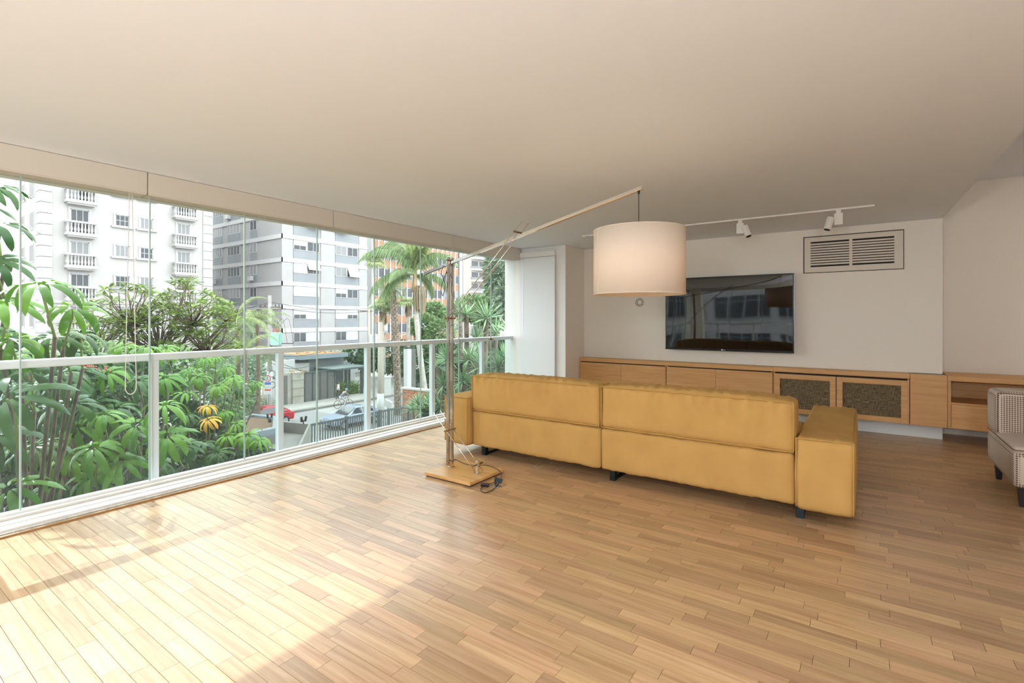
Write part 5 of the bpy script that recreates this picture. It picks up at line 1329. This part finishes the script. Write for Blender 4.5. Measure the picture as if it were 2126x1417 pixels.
bb = thing('service_box', 'white street service box beside the pale pole', 'box', up(grd(799, 822), ZG)); MB().bx(-.45, .45, -.45, .45, 0, 1.9).build('body', M['polewhite'], bb, bevel=.05); MB().bx(-.5, .5, -.5, .5, 1.9, 2.0).build('lid', M['polewhite'], bb)
# brick wall built of courses of bricks, coping on top
pA, pB = onz(838, 806, -3.6), onz(897, 812, -3.6)
bk = thing('brick_wall', 'low red brick wall with a pale coping by the fence end', 'wall', (pA.x, pA.y, ZG))
dv = Vector((pB.x-pA.x, pB.y-pA.y, 0)); LB = dv.length; dv.normalize(); nv = Vector((-dv.y, dv.x, 0)); HB = 2.9
MB().obx(dv*LB/2+Vector((0,0,HB/2)), dv*LB/2, nv*.12, (0,0,HB/2)).build('core', M['concrete'], bk)
bme = MB().obx((0,0,0), dv*.27, nv*.03, (0,0,.10)).build('brick', M['brick'], bk); bmd = bme.data; bpy.data.objects.remove(bme)
for r_ in range(13):
    for k in range(min(11, int(LB/.58))):
        x = .3+k*.58+(.29 if r_ % 2 else 0)
        if x+.27 > LB: continue
        for s_ in (-1,): inst('brick', bmd, bk, Matrix.Translation(dv*x+nv*s_*.13+Vector((0,0,.14+r_*.22))))
MB().obx(dv*LB/2+Vector((0,0,HB+.05)), dv*(LB/2+.1), nv*.22, (0,0,.06)).build('coping', M['polewhite'], bk)
# security camera box on a bracket
c_ = at(806, 838, 31); cm = thing('street_lamp_box', 'white floodlight box on the fence before the scaly palm', 'floodlight', (c_.x, c_.y, ZG))
MB().cyl((0,0,0), (0,0,c_.z-ZG), .05, n=8).build('pole', M['fence'], cm); MB().obx((0,0,c_.z-ZG), RGT*.2+Vector((0,0,-.1)), FWD*.12, Vector((0,0,.2))+RGT*.05).build('housing', M['polewhite'], cm)

# ---- overhead wires between the poles
wl_ = [((250,652,40),(560,632,42.5),'lowest thin wire crossing in front of the cream building'), ((420,640,40),(560,627,42.5),'upper wire running left from the brown utility pole'), ((560,627,42.5),(766,640,56),'upper wire from the brown pole across the white block'),
       ((560,636,42.5),(766,646,56),'lower wire from the brown pole across the white block'), ((560,738,42),(690,722,50),'sagging cable below the green transformer'), ((560,744,42),(700,780,49),'cable dropping from the brown pole to the gatehouse'), ((790,712,40),(846,735,37),'pair of service cables from the beige pole to the gate pillar'),
       ((560,752,42),(640,760,46),'low cable bundle towards the slate gatehouse')]
for (a, b, lab) in wl_:
    p, q = at(*a), at(*b); t = thing('overhead_wire', lab, 'wire', p, group='overhead street wires')
    pts = [(p.lerp(q, k/14)-p)+Vector((0,0,-.35*math.sin(math.pi*k/14))) for k in range(15)]
    MB().tube(pts, .022, 4).build('cable', M['wire'], t)

# ---- cars
def car(lab, loc, rz, paint):
    t = thing('parked_car', lab, 'car', loc, rz)
    body = [(-2.15,.35),(-2.2,.62),(-2.05,.86),(-1.35,.93),(-.75,.98),(.3,1.0),(1.35,.96),(2.0,.9),(2.12,.62),(2.08,.33)]
    W = .86
    bo = MB().prism(body, lambda p: (p[0], -W, p[1]), lambda p: (p[0], W, p[1])).build('body', M[paint], t, False, bevel=.09, seg=3)
    roof = [(-.95,.95),(-.25,1.40),(.10,1.46),(.75,1.44),(1.20,1.30),(1.85,.95)]
    MB().prism(roof, lambda p: (p[0], -W*(1.0-.28*(p[1]-.95)/.5), p[1]), lambda p: (p[0], W*(1.0-.28*(p[1]-.95)/.5), p[1])).build('roof', M[paint], t, bevel=.05)
    def gl(poly, nm, k=.004):
        for s in (-1, 1):
            vs_ = [(x, s*(W*(1.0-.28*(z-.95)/.5)+.006), z) for (x, z) in poly]
            MB().add(vs_+[(x, y-s*.02, z) for (x, y, z) in vs_], [tuple(range(len(poly))), tuple(range(2*len(poly)-1, len(poly)-1, -1))]+[(i, (i+1) % len(poly), len(poly)+(i+1) % len(poly), len(poly)+i) for i in range(len(poly))]).build(nm, M['carglass'], t)
    gl([(-.72,1.0),(-.18,1.36),(.30,1.40),(.30,1.0)], 'side_window'); gl([(.36,1.0),(.36,1.40),(.75,1.38),(1.12,1.26),(1.45,1.0)], 'side_window')
    MB().obx((-.62,0,1.185), Vector((.33,0,.215)), (0,W*.80,0), Vector((-.012,0,.018))).build('windscreen', M['carglass'], t)
    MB().obx((1.52,0,1.14), Vector((.30,0,-.165)), (0,W*.82,0), Vector((.010,0,.018))).build('rear_window', M['carglass'], t)
    for (x, y) in ((-1.35,-W),(-1.35,W),(1.35,-W),(1.35,W)):
        wh = MB().cyl((x, y-.09 if y > 0 else y-.02, .32), (x, y+.02 if y > 0 else y+.09, .32), .32, n=18).build('wheel', M['tyre'], t)
        MB().cyl((x, y+(.021 if y > 0 else -.021), .32), (x, y+(.03 if y > 0 else -.03), .32), .2, n=12).build('hubcap', M['silver'], wh)
    for s in (-1, 1):
        MB().bx(1.95, 2.13, s*.62-.16, s*.62+.16, .68, .86).build('tail_light', M['red'], t); MB().bx(-2.2, -2.02, s*.60-.18, s*.60+.18, .64, .80).build('headlight', M['polewhite'], t)
    MB().bx(-2.23, -2.19, -.22, .22, .42, .56).build('number_plate', M['polewhite'], t); MB().bx(2.1, 2.14, -.22, .22, .48, .62).build('number_plate', M['polewhite'], t)
    return t
def cpos(u, v, z): p = onz(u, v, z); return Vector((p.x, p.y, ZG-.02))
car('silver-blue hatchback parked behind the picket fence', cpos(731, 848, ZG+1.2), R(90), 'carsilver')
car('red car partly hidden by umbrella tree leaves', cpos(543, 850, ZG+1.2), R(90), 'carred')
car('second red car mostly hidden by the yellow-leaved umbrella tree', cpos(455, 868, ZG+1.2), R(90), 'carred')

# ---- people
def skin(nm, pts, edges, rad, m, par, root=0):
    me = bpy.data.meshes.new(nm); me.from_pydata([tuple(p) for p in pts], edges, []); me.materials.append(m)
    o = bpy.data.objects.new(nm, me); COL.objects.link(o); o.parent = par
    o.modifiers.new('skin', 'SKIN')
    if not me.skin_vertices: return o
    for i, r in enumerate(rad): me.skin_vertices[0].data[i].radius = (r, r) if not hasattr(r, '__len__') else r; me.skin_vertices[0].data[i].use_root = (i == root)
    sb = o.modifiers.new('sub', 'SUBSURF'); sb.levels = 1; sb.render_levels = 2; return o
def person(lab, loc, rz, J, top, trou, head=None):
    """J: joint positions, x forward"""
    t = thing('person', lab, 'person', loc, rz)
    n_ = ['pel','wai','che','nec','hea','crn','lsh','lel','lha','rsh','rel','rha','lhi','lkn','lan','lto','rhi','rkn','ran','rto']
    pts = [Vector(J[k]) for k in n_]; ix = {k: i for i, k in enumerate(n_)}
    ed = [('pel','wai'),('wai','che'),('che','nec'),('nec','hea'),('hea','crn'),('che','lsh'),('lsh','lel'),('lel','lha'),('che','rsh'),('rsh','rel'),('rel','rha'),('pel','lhi'),('lhi','lkn'),('lkn','lan'),('lan','lto'),('pel','rhi'),('rhi','rkn'),('rkn','ran'),('ran','rto')]
    rad = [.12,.11,.13,.055,.095,.085,.06,.045,.04,.06,.045,.04,.085,.06,.045,.035,.085,.06,.045,.035]
    skin('body', pts, [(ix[a], ix[b]) for a, b in ed], rad, M['skin'], t)
    sn = ['wai','che','lsh','lel','rsh','rel','pel']; si = {k: i for i, k in enumerate(sn)}
    skin('shirt', [Vector(J[k]) for k in sn], [(si[a], si[b]) for a, b in (('pel','wai'),('wai','che'),('che','lsh'),('lsh','lel'),('che','rsh'),('rsh','rel'))], [.15,.165,.09,.068,.09,.068,.15], M[top], t)
    tn = ['pel','lhi','lkn','lan','rhi','rkn','ran']; ti = {k: i for i, k in enumerate(tn)}
    skin('trousers', [Vector(J[k]) for k in tn], [(ti[a], ti[b]) for a, b in (('pel','lhi'),('lhi','lkn'),('lkn','lan'),('pel','rhi'),('rhi','rkn'),('rkn','ran'))], [.145,.11,.08,.062,.11,.08,.062], M[trou], t)
    h = Vector(J['hea']); MB().lathe([(.0,.155),(.06,.145),(.105,.09),(.112,.02),(.10,-.02)], h+Vector((-.015,0,0)), 12, False).build('hair' if head is None else 'helmet', M[head or 'hair'], t, True)
    for s in (-1, 1): MB().cyl(h+Vector((.095, s*.035, .0)), h+Vector((.101, s*.035, .0)), .012, n=6).build('eye', M['black'], t)
    MB().cyl(h+Vector((.09,0,-.03)), h+Vector((.125,0,-.045)), .012, .018, 6).build('nose', M['skin'], t)
    return t
stand = dict(pel=(0,0,.95), wai=(0,0,1.10), che=(.0,0,1.34), nec=(.01,0,1.50), hea=(.03,0,1.62), crn=(.02,0,1.70), lsh=(0,.19,1.42), lel=(.05,.27,1.16), lha=(.22,.22,1.02), rsh=(0,-.19,1.42), rel=(-.06,-.27,1.15), rha=(.05,-.30,.92),
             lhi=(0,.09,.90), lkn=(.12,.10,.50), lan=(.06,.10,.08), lto=(.20,.11,.04), rhi=(0,-.09,.90), rkn=(-.04,-.10,.50), ran=(-.22,-.10,.10), rto=(-.09,-.11,.04))
p_ = grd(702, 832); person('pedestrian in a pale shirt walking past the hedge', Vector((p_.x, p_.y, ZG+.10)), R(70), stand, 'shirtw', 'clothd')
ride = dict(pel=(-.22,0,.98), wai=(-.14,0,1.12), che=(.08,0,1.32), nec=(.20,0,1.44), hea=(.28,0,1.55), crn=(.29,0,1.63), lsh=(.10,.19,1.38), lel=(.32,.24,1.18), lha=(.52,.20,1.08), rsh=(.10,-.19,1.38), rel=(.32,-.24,1.18), rha=(.52,-.20,1.08),
            lhi=(-.20,.09,.94), lkn=(.20,.10,.82), lan=(.06,.10,.42), lto=(.20,.11,.38), rhi=(-.20,-.09,.94), rkn=(.14,-.10,.60), ran=(.02,-.10,.20), rto=(.16,-.11,.16))
p_ = grd(713, 846); p_ = Vector((p_.x, p_.y, ZG))
person('cyclist in a dark top and blue helmet riding behind the silver-blue car', p_, R(75), ride, 'shirtd', 'cloth', 'helmet')
bi = thing('bicycle', 'dark bicycle ridden along the kerb behind the silver-blue car', 'bicycle', p_, R(75))
for x in (-.52, .52): MB().tube([(x+.33*math.cos(2*math.pi*k/24), 0, .34+.33*math.sin(2*math.pi*k/24)) for k in range(25)], .022, 6, False).build('wheel', M['tyre'], bi, True)
MB().tube([(-.52,0,.34), (.0,0,.32), (-.2,0,.82), (-.52,0,.34)], .018, 6).tube([(.0,0,.32), (.40,0,.86), (-.2,0,.80)], .018, 6).build('frame', M['blackm'], bi)
MB().tube([(.52,0,.34), (.40,0,.90), (.44,0,1.03)], .018, 6).build('fork', M['blackm'], bi); MB().tube([(.52,-.22,1.05), (.44,-.05,1.05), (.44,.05,1.05), (.52,.22,1.05)], .014, 6).build('handlebar', M['blackm'], bi)
MB().bx(-.32, -.10, -.07, .07, .83, .88).build('saddle', M['black'], bi)

# ---- pale scratches on the boards below the sofa
sc_ = MB()
for (u0, v0, u1, v1) in ((1108, 969, 1122, 961), (1112, 972, 1128, 966), (1140, 963, 1150, 957), (1150, 977, 1178, 966)):
    a, b = onz(u0, v0, .0006), onz(u1, v1, .0006); d_ = (b-a).normalized(); n_ = Vector((-d_.y, d_.x, 0))*.004
    sc_.add([a-n_, b-n_*.3, b+n_*.3, a+n_], [(0,1,2,3)])
tag(sc_.build('scratch_marks', M['white'], fl, fix=False), label='pale scratches in the varnish')
